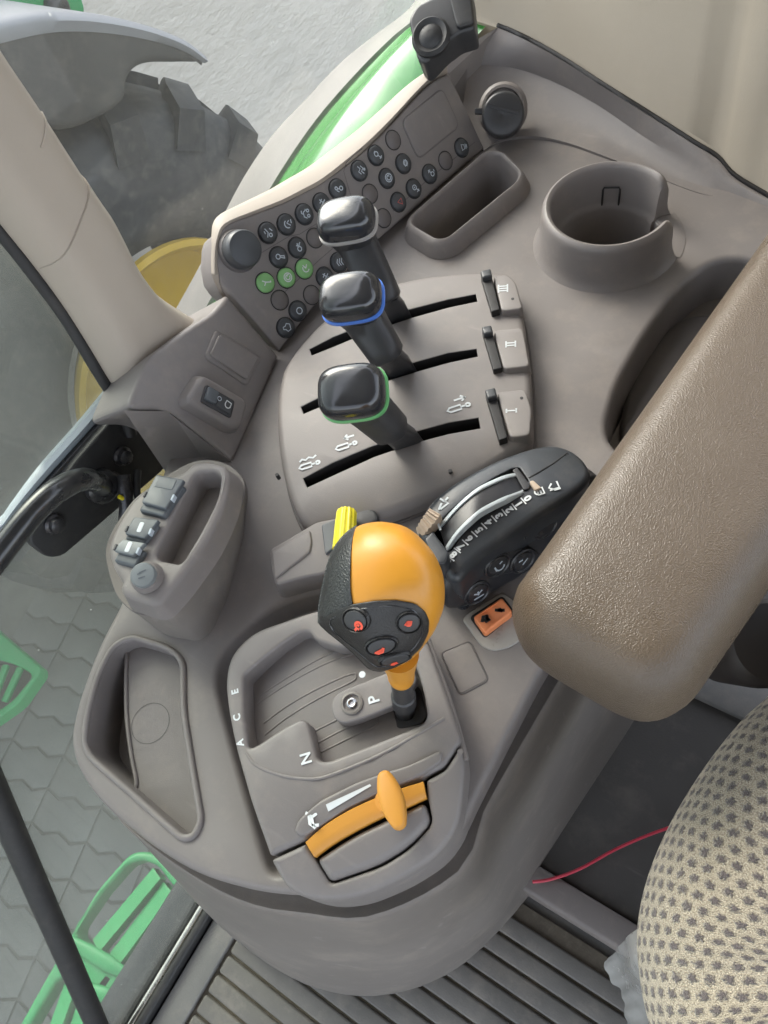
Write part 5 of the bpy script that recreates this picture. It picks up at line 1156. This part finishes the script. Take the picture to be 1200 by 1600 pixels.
rp = empty('round_plug', W(230, 901, HT), 'pale round plug cover standing on the end of the pod', 'socket cover')
Mrp = frame(W(231, 903, HT - .001), W(260, 903, HT) - W(231, 903, HT), UP + Vector((-.25, .12, 0)))
lathe('collar', Mrp, [(.0105, -.003), (.0100, .003), (.0085, .0062), (.0075, .0066)], 'console_plastic', rp)
lathe('cover', Mrp, [(.0078, .004), (.0078, .0088), (.0072, .0098), (.0065, .0100), (.0005, .0100)], 'cap_pale', rp)
strokes('embossed_mark', Mrp, [[Vector(p) for p in l] for l in ([(-.002, .001), (.002, .003)], [(-.002, -.0025), (.002, -.001)], [(-.003, .0)] + [(-.001, .001)])], .0008, 'cap_grey', rp, z=.0103)

# ------------------------------------------------------------------ low grey box with the yellow plug
tb_ = empty('connector_box', W(475, 870, .45), 'low grey connector box with hinged plate beside the gear lever', 'connector box')
HB = .432; MB_ = flat(HB)
panel('box_body', MB_, fillet(LPS(MB_, [(421, 858), (458, 836), (494, 815), (530, 808), (545, 850), (512, 895), (470, 903), (430, 915), (424, 890)]), [.003, .002, .003, .004, .004, .006, .004, .004, .004], 4), 'plate_plastic', tb_, bevel=.002, skirt=.022, flare=.0025)
panel('hinged_plate', flat(HB - .0018), fillet(LPS(flat(HB - .0018), [(424, 862), (460, 841), (484, 827), (487, 846), (484, 862), (429, 904)]), .002, 4), 'plate_plastic', tb_, bevel=.0011, skirt=.003)
panel('end_block', flat(HB - .0022), fillet(LPS(flat(HB - .0022), [(502, 820), (524, 811), (530, 850), (508, 866)]), .0015), 'cap_grey', tb_, bevel=.0008, skirt=.004)
yp = empty('yellow_plug', W(540, 830, .43), 'bright yellow fluted plug half hidden behind the orange knob', 'plug')
y0, y1 = W(542, 796, .425), W(537, 858, .425); ya = (y1 - y0).normalized(); yx = ya.cross(UP).normalized(); yu = yx.cross(ya); rg = []
for t, r_ in ((0, .0035), (.03, .0058), (.10, .0068), (.5, .0072), (1, .0074)):
    rg.append([y0.lerp(y1, t) + yx * ((r_ + .0003 * (1 if k % 4 < 2 else -1)) * math.cos(2 * math.pi * k / 48)) + yu * ((r_ + .0003 * (1 if k % 4 < 2 else -1)) * math.sin(2 * math.pi * k / 48)) for k in range(48)])
loft('plug', rg, 'yellow_cap', yp, smooth=30)
bl2 = fillet(LPS(flat(.434), [(545, 788), (560, 786), (588, 798), (592, 812), (560, 830), (548, 820)]), .003); panel('clip', flat(.434), bl2, 'lever_black', yp, bevel=.002, skirt=.02)

# ------------------------------------------------------------------ orange four-wheel-drive rocker
orr = empty('orange_rocker', W(770, 965, .45), 'orange rocker switch with black symbols beside the armrest', 'switch')
MO = flat(HC)
panel('gasket', flat(HC - .0012), fillet(LPS(flat(HC - .0012), [(722, 968), (730, 958), (784, 925), (800, 935), (832, 985), (800, 1010), (772, 1018), (752, 1010)]), .004), 'gasket_clear', orr, bevel=.0012, skirt=.003)
panel('recess', flat(HC - .0018), fillet(LPS(flat(HC - .0018), [(733, 964), (785, 930), (806, 958), (757, 998)]), .003), 'slot_black', orr, bevel=.0006, skirt=.003)
HO = .4415; MOr = flat(HO); oc = V2(W(769, 963, HO)); od = (V2(W(795, 946, HO)) - oc).normalized()
def oz(x, y): t = (Vector((x, y)) - oc).dot(od); return .0022 * abs(t) / .012 - .0012
panel('rocker', MOr, fillet(LPS(MOr, [(739, 964), (784, 934), (801, 956), (757, 990)]), .002, 4), 'orange_switch', orr, bevel=.0012, skirt=.008, zf=oz, grid=.003, nb=3, smooth=50)
hOr = lambda x, y: HO - oz(x, y)
for u, v, sgn in ((759, 967, 1), (781, 954, -1)):
    p = W(u, v, hOr); L_ = [[(-.9, -.2), (-.2, .5), (.6, .2)], [(-.6, -.1), (.4, -.1)], [(.1, -.6), (.5, .4)], [(-.5, -.5), (.6, -.5)]] if sgn > 0 else [[(-.7, .5), (.0, -.1), (.7, -.5)], [(-.3, .2), (.3, .0)], [(-.1, -.3), (.4, -.1)]]
    strokes('symbol', frame(p, Vector((od.x, od.y, 0)), UP), [[Vector(q) * .0036 for q in l] for l in L_], .0020, 'print_black', orr, z=.0009)

# ------------------------------------------------------------------ armrest
am = empty('armrest', W(1000, 800, .40), 'padded brown grained armrest reaching over the console', 'armrest')
AO = LPS(flat(.366), [(801, 935), (799, 962), (814, 1010), (850, 1044), (960, 1108), (1000, 1124), (1040, 1121), (1082, 1096), (1200, 924), (1330, 735), (1400, 560), (1330, 190), (1205, 366)])
AO = fillet(AO, [.02, .01, .012, .02, .03, .02, .02, .02, .03, .02, .02, .02, .02], 6)
AOc = ccw(dedupe(AO)); acx = Vector((.03, -.25))
rg = []
prof_ = [(.0475, .0018), (.042, .0017), (.034, .0014), (.027, .0010), (.0215, .0003), (.018, -.0007), (.0148, -.0023), (.0118, -.0046), (.0090, -.0076), (.0064, -.0114), (.0042, -.0160), (.0024, -.0212), (.0011, -.0270), (.0003, -.0330), (0., -.0390), (.0006, -.0440), (.003, -.0520), (.007, -.0600), (.015, -.066)]
AR2 = [V2(p) for p in angring(AOc, Vector((.025, -.25)), 240, 0)]
def axis_pt(q): y = min(max(q.y, -.46), -.158); return Vector((.030 + (y + .15) * .08, y))
for d_, z in reversed(prof_):
    ring_ = []
    for q in AR2:
        a = axis_pt(q); l = (q - a).length; p = a + (q - a) * max(.03, 1 - d_ / max(l, .0485)); ring_.append(Vector((p.x, p.y, CZ - .331 + z)))
    rg.append(ring_)
loft('pad', rg, 'armrest_skin', am, smooth=80)
box('support_beam', Matrix.Translation((.022, -.36, CZ - .47)), .05, .24, .075, 'seat_plastic', am, .01)
lathe('pivot', frame(W(1190, 1005, .52), Vector((0, 1, 0)), Vector((-.4, .1, 1))), [(.026, -.05), (.030, -.01), (.030, .004), (.026, .010), (.010, .012)], 'seat_plastic', am, n=36)

# ------------------------------------------------------------------ seat cushion
se = empty('seat_cushion', Vector((-.25, -.1, CZ - .9)), 'cream knitted seat cushion with staggered dark dots', 'seat')
ed = [W(u, v, h) for u, v, h in ((1560, 700, .44), (1390, 850, .445), (1280, 985, .45), (1205, 1082, .455), (1155, 1130, .46), (1100, 1200, .465), (1048, 1285, .47), (1012, 1370, .475), (996, 1450, .48), (1000, 1530, .485), (1018, 1610, .485), (1060, 1690, .485), (1130, 1770, .485), (1250, 1860, .485))]
ed = spl(ed, 8, False); prf = [(.030, -.10), (.012, -.06), (.004, -.03), (0., 0.), (.0012, .012), (.004, .023), (.009, .034), (.016, .043), (.026, .051), (.038, .057), (.055, .062), (.08, .066), (.12, .069), (.18, .070), (.26, .070)]
prf = [Vector(p) for p in prf]; prf = spl(prf, 3, False)
vs, fs, uvs = [], [], []; sl_len = 0; N_ = len(prf); tl = [0]
for i in range(1, N_): tl.append(tl[-1] + (prf[i] - prf[i - 1]).length)
for i, p in enumerate(ed):
    a, b = ed[max(i - 2, 0)], ed[min(i + 2, len(ed) - 1)]; t = b - a; t.z = 0; t.normalize(); nn = Vector((t.y, -t.x, 0))
    if nn.x > 0: nn = -nn
    if i: sl_len += (p - ed[i - 1]).length
    for j, q in enumerate(prf):
        w_ = nn * min(q.x, .05)
        if q.x > .05: mid_ = Vector((-.34, -.13, 0)); g_ = mid_ - (p + w_); g_.z = 0; w_ = w_ + g_ * ((q.x - .05) / .21)
        vs.append(p + w_ + UP * q.y); uvs.append((tl[j], sl_len))
for i in range(len(ed) - 1):
    for j in range(N_ - 1): k = i * N_ + j; fs.append((k, k + 1, k + N_ + 1, k + N_))
cu = mesh('cushion', vs, fs, 'seat_cloth', se, 80); ul = cu.data.uv_layers.new(name='UVMap')
for l in cu.data.loops: ul.data[l.index].uv = uvs[l.vertex_index]
box('seat_base', Matrix.Translation((-.36, -.18, CZ - .88)), .42, .40, .30, 'seat_plastic', se, .02)

# ------------------------------------------------------------------ torn plastic film hanging from the seat edge
pf = []; nu, nv = 18, 26
A_, B_, C2, D_ = W(1010, 1440, .50), W(950, 1497, .62), W(985, 1640, .64), W(1040, 1640, .52)
for i in range(nu + 1):
    for j in range(nv + 1):
        s_, t = i / nu, j / nv; p = A_.lerp(B_, s_).lerp(D_.lerp(C2, s_), t)
        f_ = .006 * math.sin(5 * s_ + 3 * t) + .003 * math.sin(9 * t - 4 * s_) + .001 * math.sin(21 * s_ + 17 * t + 2)
        e_ = .006 * math.sin(6 * t + 1) * s_ + .0008 * math.sin(31 * t) * s_
        pf.append(p + Vector((e_ * .6 + f_ * .5, f_ * .4 + e_, f_)))
fs = [(i * (nv + 1) + j, i * (nv + 1) + j + 1, (i + 1) * (nv + 1) + j + 1, (i + 1) * (nv + 1) + j) for i in range(nu) for j in range(nv)]
fo_ = mesh('plastic_film', pf, fs, 'plastic_film', None, 50); tag(fo_, 'crumpled milky plastic film hanging at the edge of the seat', 'plastic film')
